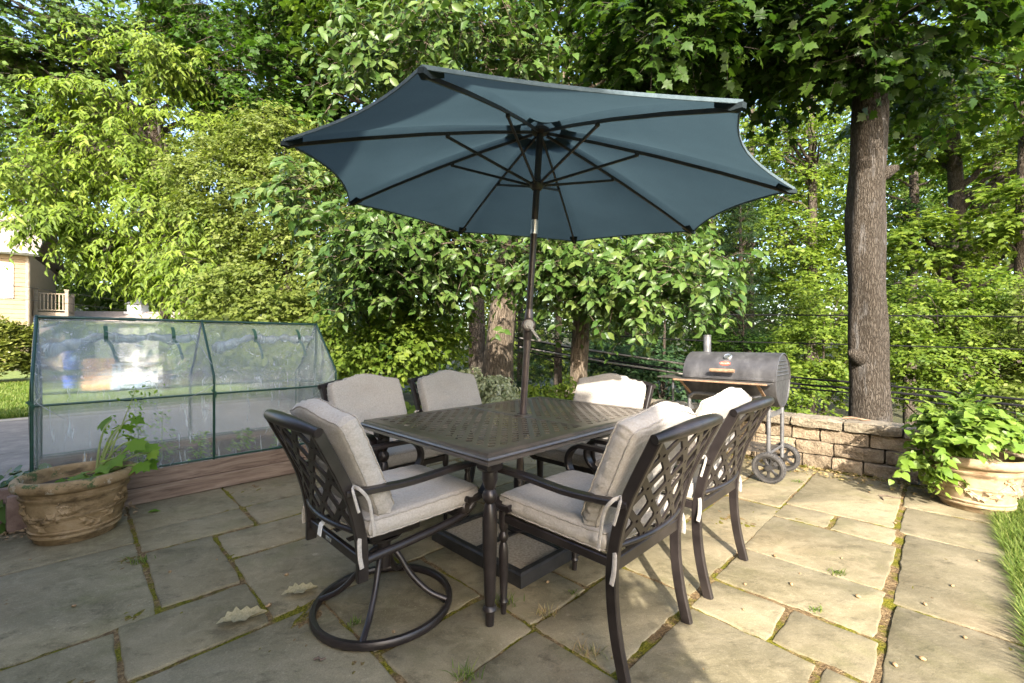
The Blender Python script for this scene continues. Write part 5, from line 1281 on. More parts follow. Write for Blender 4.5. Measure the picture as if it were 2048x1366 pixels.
# ================================================================== far left: house, garage, garden things
def far_left():
    c = P(57, 684, 20.0); ang = math.radians(196)      # front face runs left and slightly nearer from the corner
    root = empty('tan_house', (c[0], c[1], 0), math.radians(40)); tag(root, 'tan two storey house with white windows at the left edge', 'house')
    # local: x to the right along the facade (corner at 0), y back
    H = 5.25
    mb = MB(); mb.box((-5, 4, H / 2), (10, 8, H), .01)
    rng = np.random.default_rng(4)
    k = 0; z = .0
    while z < H - .2:
        h = .205; mb.box((-5, -.012, z + h / 2), (10.03, .03, h - .012), .004, rot=rotm('X', -3)); z += h
    wl = mb.build('wall', M['siding'], root, 30)
    mb = MB(); mb.box((-.03, -.03, H / 2), (.10, .075, H), .01); mb.box((.035, .03, H / 2), (.03, .14, H), .01); mb.build('corner_board', M['railwood'], wl)
    mb = MB(); mb.add([(-10.4, -.45, H - .05), (.35, -.45, H - .05), (.35, 4, H + 2.4), (-10.4, 4, H + 2.4), (.35, 8.45, H - .05), (-10.4, 8.45, H - .05), (-10.4, -.45, H + .06), (.35, -.45, H + .06), (.35, 4, H + 2.52), (-10.4, 4, H + 2.52), (.35, 8.45, H + .06), (-10.4, 8.45, H + .06)],
        [(0, 1, 2, 3), (3, 2, 4, 5), (6, 9, 8, 7), (9, 11, 10, 8), (0, 6, 7, 1), (1, 7, 8, 2), (2, 8, 10, 4), (4, 10, 11, 5), (0, 3, 9, 6), (3, 5, 11, 9)]); mb.build('roof', M['roofing'], root, 30)
    mb = MB(); mb.box((-5, -.47, H - .02), (10.8, .10, .13), .01); mb.box((-5, -.24, H - .10), (10.7, .42, .03), .005); mb.build('gutter', M['white'], root)
    for zz in (3.95, 1.25):
        mb = MB(); x = -1.35
        for s in (-.47, .47): mb.box((x + s, -.05, zz), (.06, .07, 1.5), .01)
        for s in (-.75, 0, .75): mb.box((x, -.05, zz + s), (.98, .07, .06), .01)
        w = mb.build('window', M['white'], root)
        mb = MB(); mb.box((x, -.03, zz), (.9, .02, 1.46), .003); mb.build('pane', M['glass'], w)
        mb = MB(); mb.box((x + .70, -.045, zz), (.40, .04, 1.62), .01); mb.build('shutter', M['white'], w)
        mb = MB(); mb.box((x - .70, -.045, zz), (.40, .04, 1.62), .01); mb.build('shutter', M['white'], w)
    # balcony behind the corner
    mb = MB(); mb.box((.62, 2.0, 2.50), (1.2, 2.4, .24), .02); bl = mb.build('balcony', M['railwood'], root)
    mb = MB()
    for x in (.12, 1.15): mb.box((x, .86, 3.15), (.13, .13, 1.10), .01); mb.box((x, .86, 3.72), (.18, .18, .06), .01)
    mb.box((1.15, 3.1, 3.15), (.13, .13, 1.10), .01)
    for z in (2.72, 3.52): mb.box((.63, .86, z), (1.0, .06, .06), .008); mb.box((1.15, 2.0, z), (.06, 2.2, .06), .008)
    for x in np.linspace(.26, 1.02, 7): mb.box((x, .86, 3.12), (.045, .04, .76), .005)
    for y in np.linspace(1.05, 2.95, 10): mb.box((1.15, y, 3.12), (.04, .045, .76), .005)
    mb.build('railing', M['railwood'], bl)
    # garage
    c = P(58, 684, 22.5); g = empty('garage', (c[0], c[1], 0), math.radians(8)); tag(g, 'low grey garage with a shingle roof and white cupola beside the tan house', 'garage')
    Lx = 6.9
    mb = MB(); mb.box((Lx / 2 - .2, 2.5, 1.1), (Lx - .4, 4.6, 2.2), .01); mb.build('wall', M['greywall'], g)
    mb = MB(); mb.add([(-.3, -.15, 2.12), (Lx, -.15, 2.12), (Lx - .1, 2.5, 2.86), (-.3, 2.5, 2.86), (Lx, 5.15, 2.12), (-.3, 5.15, 2.12), (-.3, -.15, 2.22), (Lx, -.15, 2.22), (Lx - .1, 2.5, 2.96), (-.3, 2.5, 2.96), (Lx, 5.15, 2.22), (-.3, 5.15, 2.22)],
        [(0, 1, 2, 3), (3, 2, 4, 5), (6, 9, 8, 7), (9, 11, 10, 8), (0, 6, 7, 1), (1, 7, 8, 2), (2, 8, 10, 4), (4, 10, 11, 5), (0, 3, 9, 6), (3, 5, 11, 9)]); mb.build('roof', M['roofing'], g, 30)
    mb = MB(); mb.box((3.55, 2.4, 3.05), (.72, .72, .62), .02); mb.box((3.55, 2.4, 2.84), (.95, .95, .16), .02); cu = mb.build('cupola', M['white'], g)
    mb = MB(); mb.lathe([(.62, 3.34), (.60, 3.38), (.02, 3.72)], 4, (3.55, 2.4, 0), rotm('Z', 45)); mb.build('cupola_roof', M['darkroof'], cu, 20)
    for x in (4.55, 5.75):
        mb = MB(); mb.box((x, .18, 1.05), (1.0, .06, 2.0), .01)
        for z in (.5, 1.0, 1.5): mb.box((x, .145, z), (.86, .02, .34), .006)
        mb.build('door', M['white'], g)
    # adirondack chairs
    first = None
    for k, (px, py, rz) in enumerate([(258, 764, 150), (298, 762, 170)]):
        if first is None:
            t = first = empty('garden_chair', (0, 0, 0))
            mb = MB()
            for y in np.linspace(-.22, .22, 5): mb.bar([(.30, y, .36), (-.25, y, .26)], .095, .02, up=(0, 0, 1))
            mb.build('seat', M['chairblue'], t)
            mb = MB()
            for y in np.linspace(-.24, .24, 6): mb.bar([(-.20, y, .22), (-.52, y * 1.25, .98 - y * y * 1.6)], .085, .02, up=(1, 0, .4))
            mb.build('backrest', M['chairblue'], t)
            for s in (-1, 1):
                mb = MB(); mb.bar([(.36, s * .32, .55), (-.40, s * .32, .55)], .12, .022); mb.build('armrest', M['chairblue'], t)
                mb = MB(); mb.bar([(.28, s * .28, 0), (.28, s * .28, .54)], .09, .03, up=(0, 1, 0)); mb.build('leg', M['chairblue'], t)
                mb = MB(); mb.bar([(.28, s * .25, .34), (-.55, s * .25, .05)], .03, .11); mb.build('leg', M['chairblue'], t)
        else: t = copy_tree(first)
        t.location = G(px, py, -.03); t.rotation_euler = (0, 0, math.radians(rz + 60)); tag(t, ['left pale blue garden chair on the lawn seen through the plastic', 'right pale blue garden chair on the lawn seen through the plastic'][k], 'garden chair', 'pale blue chairs on the lawn')
    g = G(200, 755, -.03); mb = MB()
    for r in range(6):
        for q in range(4): mb.box((-.33 + q * .22 + (r % 2) * .05, 0, .055 + r * .108), (.208, .30, .10), .006)
    o = mb.build('brick_pier', M['brick']); o.location = g; o.rotation_euler = (0, 0, .4); tag(o, 'low orange brick pier on the lawn seen through the plastic', 'brick pier')
    g = G(142, 748, -.03); mb = MB(); mb.lathe([(.20, 0), (.24, .02), (.29, .72), (.32, .74), (.32, .80), (.29, .80), (.27, .70), (.02, .69)], 24); o = mb.build('blue_barrel', M['bluebin']); o.location = (g[0] * 1.15, g[1] * 1.15, -.03); tag(o, 'blue barrel in front of the grey garage', 'barrel')
    # conifer dome
    c = P(4, 765, 13.2); tree('conifer_bush', 'dense yellow green dome shaped conifer bush in front of the tan house', 'bush', (c[0], c[1], -.04), None, None, [((c[0], c[1], .75), (.85, .85, .95), 170)], M['L_arb'], None, 61,
        ('quad', .10, .5), 22, 7, .22, .16, .1, 1.0, -.3, 0, shell=.72, low=-.5, lump=.08, outw=1.4)
far_left()

# house behind the viewpoint: its eave throws the shade over the left of the patio
def home():
    HE, YK = 4.7, -3.30
    uK = (.465 + YK) * R2; vK = (YK - .465) * R2
    root = empty('home', W(uK, vK, 0), ANG_U); tag(root, 'two storey home standing behind the patio opposite the trees', 'house')
    mb = MB(); mb.box((-3.5, 4.0, HE / 2 - .02), (7, 8.0, HE), .02); mb.build('wall', M['siding'], root)
    mb = MB(); mb.add([(.02, -.02, HE - .02), (.02, 8.02, HE - .02), (-3.5, 8.02, HE + 1.7), (-3.5, -.02, HE + 1.7), (-7.02, -.02, HE - .02), (-7.02, 8.02, HE - .02)], [(0, 1, 2, 3), (3, 2, 5, 4), (0, 3, 4), (1, 5, 2), (0, 4, 5, 1)]); mb.build('roof', M['roofing'], root)
    for y in (2.0, 4.0, 6.0):
        mb = MB(); mb.box((.02, y, 1.5), (.06, 1.1, 1.4), .01); w = mb.build('window', M['white'], root); mb = MB(); mb.box((.055, y, 1.5), (.02, .95, 1.25), .004); mb.build('pane', M['glass'], w)
home()
def shadow_caster():  # unseen potted balls, added only to cast round shadows on the paving
    rng = np.random.default_rng(8); t = empty('ball_shadow_caster', (.53, -.42, 0)); tag(t, 'unseen two ball potted shape added behind the viewpoint to cast a round shadow', 'plant')
    mb = MB(); mb.lathe([(.10, 0), (.14, .26), (.15, .28), (.13, .28), (.01, .25)], 20); mb.build('pot_body', M['potL'], t)
    mb = MB(); mb.tube([(0, 0, .2), (0, 0, 1.45)], .012, 8); mb.build('trunk', M['barkdark'], t)
    Bs = [boughs_in(rng, (dx, 0, z), (r, r, r), 90, .6, -1, .05) for dx, z, r in ((-.01, 1.17, .10), (-.01, 1.41, .115))]
    B = np.concatenate([b[0] for b in Bs]); O = np.concatenate([b[1] for b in Bs])
    a = crown_leaves(rng, B, O, .02, 3, 5, .04, .03, .2, 1, 0, .6, .3, 1); leafmesh('crown', M['L_deep'], a[0], a[1], a[2], a[3], .6, 'quad', a[4], t)
shadow_caster()

# ================================================================== trees
def trees():
    g0 = lambda X, Y: float(gz(np.array(X), np.array(Y)))
    def base(px, Y): X = (px - CX) / F * Y; return (X, Y, g0(X, Y))
    E = lambda px, py, Y, rx, ry, rz, m: (P(px, py, Y), (rx, ry, rz), m)
    # --- near right maple with the tall bare trunk
    b = base(1738, 5.8)
    tree('maple_tree', 'tall maple with a bare grey trunk standing right behind the block wall', 'tree', b, [(0, 0, 0), (.01, 0, 1.2), (-.02, 0, 2.4), (-.03, .02, 3.6), (.0, 0, 4.8), (.03, .05, 6.2), (.05, .1, 8.5)], [.225, .212, .203, .206, .192, .172, .12],
         [E(1740, 45, 5.2, 1.1, .9, .42, 34), E(1560, 60, 5.6, 1.0, .9, .50, 34), E(1330, 95, 5.4, .85, .8, .55, 34), E(1450, 40, 6.2, 1.4, 1.2, .6, 40), E(1860, 60, 5.8, .9, .9, .55, 28), E(1590, 170, 6.6, .7, .6, .30, 14), E(1880, 180, 7.0, .9, .8, .6, 20),
          E(1640, -330, 6.0, 3.2, 2.6, 1.6, 90), E(1200, -60, 6.4, 1.4, 1.2, .7, 26), E(1330, 165, 6.4, .8, .6, .35, 16)], M['L_near'], M['bark'], 71, ('maple', .135, .95), 8, 6, .42, .28, .45, .5, .35, 26, limb_r=.24, limb_min=.8, up=.75, jit=.5, twigs_r=.004,
         knobs=[((-.22, -.08, 1.72), .085), ((.19, -.06, 4.15), .075)], ntr=24)
    # --- broad-leaved tree round the umbrella
    b = base(1160, 6.6)
    tree('broadleaf_tree', 'small tree with large glossy drooping leaves surrounding the blue umbrella', 'tree', b, [(0, 0, 0), (-.02, 0, .8), (.02, 0, 1.6), (-.05, -.05, 2.6), (-.15, -.1, 3.8), (-.25, -.2, 5.2)], [.155, .135, .125, .115, .09, .05],
         [E(1150, 545, 5.9, .55, .5, .40, 18), E(1255, 560, 5.6, .55, .5, .42, 24), E(1345, 550, 5.5, .45, .45, .38, 16), E(1050, 510, 5.8, .45, .4, .30, 12), E(790, 500, 5.6, .62, .5, .50, 44), E(890, 480, 5.8, .45, .4, .45, 22), E(735, 570, 5.9, .3, .3, .25, 9),
          E(910, 105, 5.3, .9, .6, .42, 24), E(760, 120, 5.2, .35, .4, .45, 11), E(1040, 150, 5.6, .55, .5, .35, 14), E(630, 375, 5.6, .30, .25, .22, 7), E(990, 240, 6.8, 1.3, .6, .9, 26), E(1230, 470, 6.4, 1.0, .5, .45, 14)], M['L_big'], M['barkpale'], 72, ('oval', .128, .52), 15, 5, .22, .46, .5, .9, .32, 9, limb_r=.2, limb_min=.5, up=.45, jit=.8, face=(0, -.45, .1), twigs_r=.0035)
    # --- big leaning pale trunk
    b = base(1000, 9.0)
    tree('leaning_tree', 'thick pale trunked tree leaning right behind the umbrella pole', 'tree', (b[0] - .05, b[1], b[2]), [(0, 0, 0), (0, 0, .9), (.10, 0, 2.0), (.26, 0, 3.2), (.30, 0, 4.6), (.25, 0, 7), (.2, 0, 10)], [.34, .31, .27, .25, .22, .2, .12],
         [E(1000, -30, 9.0, 2.6, 2.0, 1.3, 60), E(1240, 60, 9.5, 2.2, 1.8, 1.3, 54), E(800, 30, 9.5, 2.0, 1.6, 1.2, 44), E(1180, 180, 10.5, 1.5, 1.2, .7, 20)], M['L_mid'], M['barkpale'], 73, ('maple', .13, .9), 13, 7, .5, .5, .4, .4, .2, 22, limb_r=.3)
    # --- dark trunk maple
    b = base(953, 11.0)
    tree('dark_maple_tree', 'deep green maple with a dark trunk rising left of the pale leaning trunk', 'tree', b, [(0, 0, 0), (0, 0, 2), (-.05, 0, 4), (-.3, 0, 6.5), (-.9, 0, 9.5)], [.22, .2, .19, .17, .1],
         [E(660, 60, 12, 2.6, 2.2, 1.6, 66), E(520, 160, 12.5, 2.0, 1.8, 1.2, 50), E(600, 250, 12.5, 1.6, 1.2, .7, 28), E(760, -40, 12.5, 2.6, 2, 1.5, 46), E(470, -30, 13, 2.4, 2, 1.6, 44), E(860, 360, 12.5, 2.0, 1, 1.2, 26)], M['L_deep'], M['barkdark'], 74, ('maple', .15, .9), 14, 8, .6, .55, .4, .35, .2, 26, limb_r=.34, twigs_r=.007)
    # --- silver maple upper left with dark limbs
    b = base(395, 15.5)
    tree('silver_maple_tree', 'large tree with dark spreading limbs at the upper left against the sky', 'tree', b, [(0, 0, 0), (-.2, 0, 2.5), (-.5, 0, 5), (-1.2, 0, 7.5), (-2.0, 0, 11)], [.42, .36, .32, .28, .2],
         [E(60, 60, 14, 2.6, 2.2, 1.5, 46), E(150, 180, 14.5, 2.2, 2.0, 1.3, 40), E(40, 260, 14, 1.5, 1.6, .9, 16), E(280, 40, 15, 2.6, 2.2, 1.6, 44), E(230, 290, 15.5, 1.6, 1.6, 1.0, 24), E(380, 130, 15, 1.8, 1.8, 1.3, 30)], M['L_maple'], M['barkdark'], 75, ('maple', .17, .8), 14, 7, .7, .55, .35, .5, .25, 40, limb_r=.42, twigs_r=.009)
    # --- drooping yellow-green tree
    b = base(330, 11.5)
    tree('compound_leaf_tree', 'pale trunked tree with layered yellow green drooping sprays in front of the upper left limbs', 'tree', b, [(0, 0, 0), (0, 0, 1.8), (.15, 0, 3.6), (.1, 0, 5.2), (-.2, 0, 7.2)], [.13, .115, .09, .07, .03],
         [E(70, 350, 10.2, 1.1, .8, .45, 22), E(200, 290, 10.6, 1.2, .8, .40, 20), E(215, 205, 11, 1.0, .8, .35, 16), E(310, 120, 11.2, 1.1, .9, .6, 20), E(170, 455, 10.5, .9, .8, .40, 15), E(85, 440, 9.8, .35, .3, .30, 8), E(370, 255, 11, .9, .8, .5, 16), E(270, 350, 10.6, .9, .7, .35, 16), E(430, 470, 9.6, .7, .6, .4, 12), E(420, 560, 9.2, .8, .6, .45, 16), E(430, 620, 9.0, .55, .5, .3, 10), E(350, 520, 10.2, .8, .6, .55, 22), E(250, 500, 10.8, .9, .7, .5, 20), E(330, 420, 10.4, .9, .6, .5, 20)], M['L_ygreen'], M['bark'], 76, ('oval', .165, .36), 8, 12, .50, .42, .75, .3, .55, 14, limb_r=.30, up=.55, jit=.4, twigs_r=.006)
    # --- dense small-leaved tree left of centre
    b = base(560, 9.2)
    tree('small_leaf_tree', 'dense tree with tiny olive green leaves between the greenhouse and the umbrella', 'tree', b, [(0, 0, 0), (.1, 0, 1.2), (.2, 0, 2.6), (.1, 0, 4.4)], [.11, .09, .07, .03],
         [E(520, 400, 9.2, 1.25, 1.0, 1.0, 70), E(640, 420, 8.9, 1.0, .8, 1.0, 50), E(430, 350, 9.6, 1.0, .9, .8, 40), E(560, 290, 9.5, 1.1, .9, .6, 40), E(590, 560, 8.8, 1.1, .8, .8, 55), E(460, 540, 9.4, .9, .7, .7, 34), E(690, 560, 8.6, .7, .6, .7, 30), E(700, 350, 9.3, .7, .7, .6, 22)], M['L_small'], M['barkdark'], 77, ('quad', .078, .60), 20, 9, .36, .30, .3, .5, .25, 24, limb_r=.35, up=.5, jit=.8, shell=.55)
    # --- bright shrubs mid-left
    for k, (px, py, Y, ell, lab) in enumerate([
        (760, 700, 6.7, [E(740, 640, 6.6, .62, .5, .55, 34), E(830, 690, 6.4, .5, .45, .5, 30), E(880, 640, 6.9, .5, .4, .45, 24), E(690, 700, 6.8, .5, .4, .5, 22)], 'bright green shrub behind the two far armchairs'),
        (600, 740, 7.6, [E(560, 640, 7.7, .8, .5, .6, 40), E(640, 680, 7.4, .6, .5, .6, 32), E(480, 600, 8.2, .7, .5, .5, 26)], 'yellow green shrub behind the right end of the greenhouse')]):
        bb = base(px, Y); tree('leafy_shrub', lab, 'shrub', bb, [(0, 0, 0), (.05, 0, .5), (.1, 0, 1.2)], [.05, .04, .02], ell, M['L_wood'] if k == 0 else M['L_small'], M['barkdark'], 80 + k, ('quad', .088, .62), 12, 8, .30, .22, .4, .6, .25, 14, group='shrubs behind the patio', limb_r=.5, jit=.7, shell=.5)
    b = base(985, 5.6); tree('variegated_shrub', 'small pale cream and green shrub left of the umbrella pole', 'shrub', (b[0], b[1], 0), [(0, 0, 0), (0, 0, .2), (.02, 0, .4)], [.02, .015, .01],
         [E(990, 775, 5.4, .20, .18, .17, 34), E(950, 765, 5.6, .18, .16, .16, 22), E(1005, 800, 5.3, .16, .14, .12, 14)], M['L_pale'], M['barkpale'], 84, ('oval', .055, .5), 7, 8, .13, .1, .8, .1, .4, 8, jit=.7)
    b = base(1125, 5.9); tree('low_green_plant', 'low bright green plant at the foot of the slim dappled trunk', 'plant', (b[0], b[1], b[2]), None, None, [E(1115, 785, 5.8, .30, .2, .16, 26), E(1080, 800, 5.6, .2, .15, .1, 10)], M['L_wood'], None, 85, ('oval', .07, .5), 6, 6, .14, .2, .7, .3, .4, 0)
    b = base(815, 4.7); tree('hosta_plant', 'broad leaved hosta between the two far armchairs', 'plant', (b[0], b[1], -.02), None, None, [((b[0], b[1], .42), (.16, .14, .16), 14)], M['L_wood'], None, 86, ('heart', .16, .75), 2, 3, .12, .3, .8, .3, .4, 0)
    # --- dark conifers in the centre
    for k, (px, Y, hh, rr, lab) in enumerate([(1115, 12.5, 6.5, 1.5, 'dark conifer just right of the umbrella pole'), (1255, 11.5, 5.2, 1.7, 'dark conifer with drooping boughs left of the grill chimney'), (1480, 13.5, 6.5, 2.0, 'dark hemlock above the grill'), (1040, 15, 7, 1.8, 'dark conifer behind the pale leaning trunk')]):
        bb = base(px, Y); rng = np.random.default_rng(90 + k); t = empty('conifer_tree', bb); tag(t, lab, 'tree', 'dark conifers in the middle of the wood'); hgt = hh - bb[2]
        B, O = [], []
        for z in np.arange(hgt * .12, hgt * .97, .32):
            for _ in range(7):
                a = rng.random() * 6.28; r = rr * (1 - z / hgt) ** .7 * (.55 + .5 * rng.random())
                for f in (.45, .7, 1): B.append((r * f * math.cos(a), r * f * math.sin(a), z - .14 * r * f * f)); O.append((math.cos(a), math.sin(a), -.15))
        B = np.array(B); O = np.array(O); lim = [(min(.95, z / hgt), b, .02) for b, z in zip(B[2::3], B[2::3, 2])]
        trunk('trunk', M['barkdark'], t, [(0, 0, 0), (.03, 0, hgt * .5), (0, 0, hgt)], [.13, .09, .015], lim[::3], rng, 10)
        a = crown_leaves(rng, B, O, .14, 7, 14, .34, .075, .3, .3, .1, .4, .8, 1.0); leafmesh('crown', M['L_needle'], a[0], a[1], a[2], a[3], .16, 'quad', a[4], t)
    # --- sunny wood on the right
    W_ = [
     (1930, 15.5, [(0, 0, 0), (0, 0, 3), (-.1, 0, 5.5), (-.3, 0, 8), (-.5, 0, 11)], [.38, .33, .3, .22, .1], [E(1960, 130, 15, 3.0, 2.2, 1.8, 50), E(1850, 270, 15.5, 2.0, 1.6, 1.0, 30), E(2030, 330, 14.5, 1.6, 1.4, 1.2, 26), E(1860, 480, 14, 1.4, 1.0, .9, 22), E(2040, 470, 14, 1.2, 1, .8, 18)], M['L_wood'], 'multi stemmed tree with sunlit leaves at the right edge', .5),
     (2035, 12.5, [(0, 0, 0), (0, 0, 3), (.1, 0, 6), (.2, 0, 9)], [.17, .15, .12, .06], [E(2080, 160, 12, 1.8, 1.5, 1.6, 30), E(2060, 420, 12, 1.1, 1.0, .8, 18), E(2000, 50, 12.5, 1.6, 1.4, 1.0, 20)], M['L_wood'], 'slim tree cut off by the right edge of the view', .3),
     (1620, 17, [(0, 0, 0), (0, 0, 4), (.1, 0, 8), (0, 0, 12)], [.24, .2, .16, .08], [E(1600, 330, 16.5, 2.0, 1.6, 1.6, 40), E(1560, 480, 16, 1.8, 1.4, 1.2, 34), E(1650, 560, 15.5, 1.5, 1.2, 1.0, 26), E(1520, 230, 17, 1.8, 1.6, 1.2, 30)], M['L_wood'], 'sunlit tree seen between the umbrella tip and the bare maple trunk', .4),
     (1500, 20, [(0, 0, 0), (0, 0, 5), (0, 0, 10), (.2, 0, 14)], [.2, .18, .14, .07], [E(1450, 420, 19, 2.2, 1.6, 1.6, 36), E(1430, 560, 18, 2.0, 1.4, 1.4, 34), E(1400, 330, 20, 2.2, 1.6, 1.6, 30), E(1560, 120, 20, 3, 2, 2.2, 36)], M['L_mid'], 'mid green tree behind the right tip of the umbrella', .4),
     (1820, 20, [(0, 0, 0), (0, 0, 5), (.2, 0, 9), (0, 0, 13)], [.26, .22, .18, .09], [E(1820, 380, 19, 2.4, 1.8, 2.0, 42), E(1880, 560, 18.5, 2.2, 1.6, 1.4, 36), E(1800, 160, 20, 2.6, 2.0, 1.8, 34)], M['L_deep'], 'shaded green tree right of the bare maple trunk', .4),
     (1420, 25, [(0, 0, 0), (0, 0, 6), (0, 0, 12)], [.25, .2, .1], [E(1430, 300, 24, 3.0, 1.6, 2.6, 46), E(1540, 470, 24, 3.2, 1.6, 2.6, 50), E(1330, 520, 24, 2.6, 1.5, 2.4, 40), E(1620, 300, 25, 3.0, 1.6, 2.4, 40), E(1500, 640, 22, 3.0, 1.4, 1.6, 56), E(1300, 620, 21, 2.2, 1.2, 1.6, 40), E(1400, 420, 23, 2.6, 1.4, 2.0, 46), E(1620, 450, 23, 2.2, 1.4, 2.0, 40)], M['L_mid'], 'broad tree closing the wood behind the chimney of the grill', .4),
     (1990, 24, [(0, 0, 0), (0, 0, 6), (0, 0, 12)], [.25, .2, .1], [E(1900, 430, 23, 2.8, 1.6, 2.2, 46), E(2050, 420, 23, 2.6, 1.5, 2.4, 46), E(1960, 250, 24, 2.8, 1.6, 2.2, 40), E(1800, 560, 22, 2.4, 1.4, 1.8, 36), E(2090, 230, 24, 2.0, 1.5, 2.0, 30), E(1960, 600, 21, 2.6, 1.4, 1.4, 56), E(1850, 330, 23, 2.2, 1.4, 2.0, 40)], M['L_mid'], 'broad tree closing the wood at the right edge', .4)]
    for k, (px, Y, pth, tr, ell, mat, lab, lr) in enumerate(W_):
        bb = base(px, Y); sc = (P(px, 300, Y)[2] - bb[2]); pth = [(x, y, z - 0 + 0) for x, y, z in pth]; pth = [(x, y, z * (1 + (-bb[2]) / pth[-1][2])) for x, y, z in pth]
        tree('wood_tree', lab, 'tree', bb, pth, tr, ell, mat, M['barkdark'] if k else M['bark'], 100 + k, ('maple', .17, .8) if k in (0, 1) else ('quad', .15, .6), 11, 8, .6, .4, .25, .2, .2, 26, group='trees of the sunny wood', limb_r=lr, up=.9, jit=.45)
    for k, (px, Y, ell, lab) in enumerate([
        (1880, 10.5, [E(1850, 620, 10.5, 1.2, .9, .8, 44), E(1980, 600, 10.5, 1.1, .9, .9, 40), E(1830, 740, 10, 1.0, .8, .8, 34), E(1960, 730, 9.6, 1.2, .8, .8, 44)], 'tall bright shrub right of the maple trunk behind the cables'),
        (2040, 9.5, [E(2060, 680, 9.4, .8, .8, 1.2, 40), E(2040, 780, 9, .8, .7, .6, 24)], 'yellow green shrub at the right edge behind the pale pot'),
        (1640, 11.0, [E(1640, 690, 11, .9, .8, .9, 40), E(1600, 780, 10.5, 1.0, .8, .7, 34), E(1660, 600, 12, .9, .8, .7, 26)], 'bright shrub just left of the bare maple trunk'),
        (1480, 12.5, [E(1500, 720, 12.5, 1.3, .8, .9, 36), E(1400, 640, 13, 1.2, .9, .8, 30)], 'dim shrub behind the grill'),
        (1320, 9.0, [E(1250, 720, 9.5, .9, .6, .4, 24), E(1330, 760, 9, .9, .6, .4, 24)], 'dark low evergreen left of the grill')]):
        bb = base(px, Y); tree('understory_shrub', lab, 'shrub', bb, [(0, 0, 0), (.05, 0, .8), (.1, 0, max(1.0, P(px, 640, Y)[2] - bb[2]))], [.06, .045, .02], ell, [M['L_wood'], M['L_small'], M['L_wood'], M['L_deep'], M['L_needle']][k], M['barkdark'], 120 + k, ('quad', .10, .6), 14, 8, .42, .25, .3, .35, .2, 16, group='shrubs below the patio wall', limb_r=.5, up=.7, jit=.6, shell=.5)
    # --- left middle distance
    for k, (px, Y, ell, mat, lab) in enumerate([
        (190, 32, [E(150, 500, 32, 4.0, 2.6, 2.5, 64), E(260, 560, 31, 3.4, 2.4, 2.2, 54), E(120, 590, 31, 3.2, 2.4, 1.5, 40)], M['L_mid'], 'mid green tree behind the garage cupola'),
        (350, 30, [E(340, 490, 30, 3.0, 2.2, 2.8, 60), E(290, 590, 29.5, 3.0, 2.0, 1.7, 46), E(410, 570, 29, 2.6, 1.8, 2.2, 40)], M['L_maple'], 'grey green tree right of the garage roof'),
        (30, 24, [E(20, 420, 24, 3.2, 2.4, 2.4, 46), E(90, 330, 25, 2.8, 2, 2, 36)], M['L_maple'], 'tall tree behind the roof of the tan house')]):
        bb = base(px, Y); tree('background_tree', lab, 'tree', bb, [(0, 0, 0), (0, 0, 3), (.1, 0, 7)], [.28, .24, .12], ell, mat, M['barkdark'], 140 + k, ('quad', .20, .62), 12, 8, .7, .4, .35, .3, .2, 16, group='trees beyond the driveway', limb_r=.4)
    # narrow birch-like trunk
    bb = base(752, 8.6); tree('slim_tree', 'slim pale trunk above the back of the stained armchair', 'tree', bb, [(0, 0, 0), (.05, 0, .8), (.12, 0, 1.6), (.2, 0, 2.6)], [.055, .05, .04, .02], [E(780, 600, 8.6, .5, .4, .4, 14)], M['L_wood'], M['barkpale'], 150, ('quad', .09, .6), 10, 8, .3, .25, .4, .4, .2, 6)
    # far wood as one mass
    rng = np.random.default_rng(160); n = 230000
    px = rng.uniform(-160, 2250, n); Y = rng.uniform(26, 40, n); py = 760 - 900 * rng.random(n) ** 1.0
    X = (px - CX) / F * Y; Z = HC - (py - Y0) / F * Y
    cell = np.sin(X * .9 + 2 * np.sin(Z * .5)) * np.sin(Z * .8 + 1.3 * np.sin(X * .6)) + .4 * np.sin(X * 2.3 + Z * 1.7)
    top = 20 + 4 * np.sin(X * .25) + 2.5 * np.sin(X * .7)
    ok = (Z > gz(X, Y)) & (Z < top) & (cell > -.75)
    keep = ok & ~((X < -18) & (Z > 9) & (cell < .2))
    X, Y, Z = X[keep], Y[keep], Z[keep]; m = len(X)
    o = leafmesh('far_wood', M['L_far'], np.c_[X, Y, Z], rng.normal(size=(m, 3)), rng.normal(size=(m, 3)) * .5 + [0, -.5, .6], .30 + .25 * rng.random(m), .6, 'quad', np.clip(.5 + .25 * cell[keep] + .2 * rng.normal(size=m), 0, 1)); o['kind'] = 'stuff'
    # undergrowth on the slope
    n = 16000; X = rng.uniform(-4, 22, n); Y = rng.uniform(5, 22, n); u = (X + Y) * R2; k = u > 5.9; X, Y = X[k], Y[k]; m = len(X)
    o = leafmesh('undergrowth', M['L_wood'], np.c_[X, Y, gz(X, Y) + .25 * rng.random(m) ** 1.5], rng.normal(size=(m, 3)) * [1, 1, .4], rng.normal(size=(m, 3)) * .4 + [0, -.3, .8], .09 + .09 * rng.random(m), .65, 'quad', rng.random(m)); o['kind'] = 'stuff'
trees()

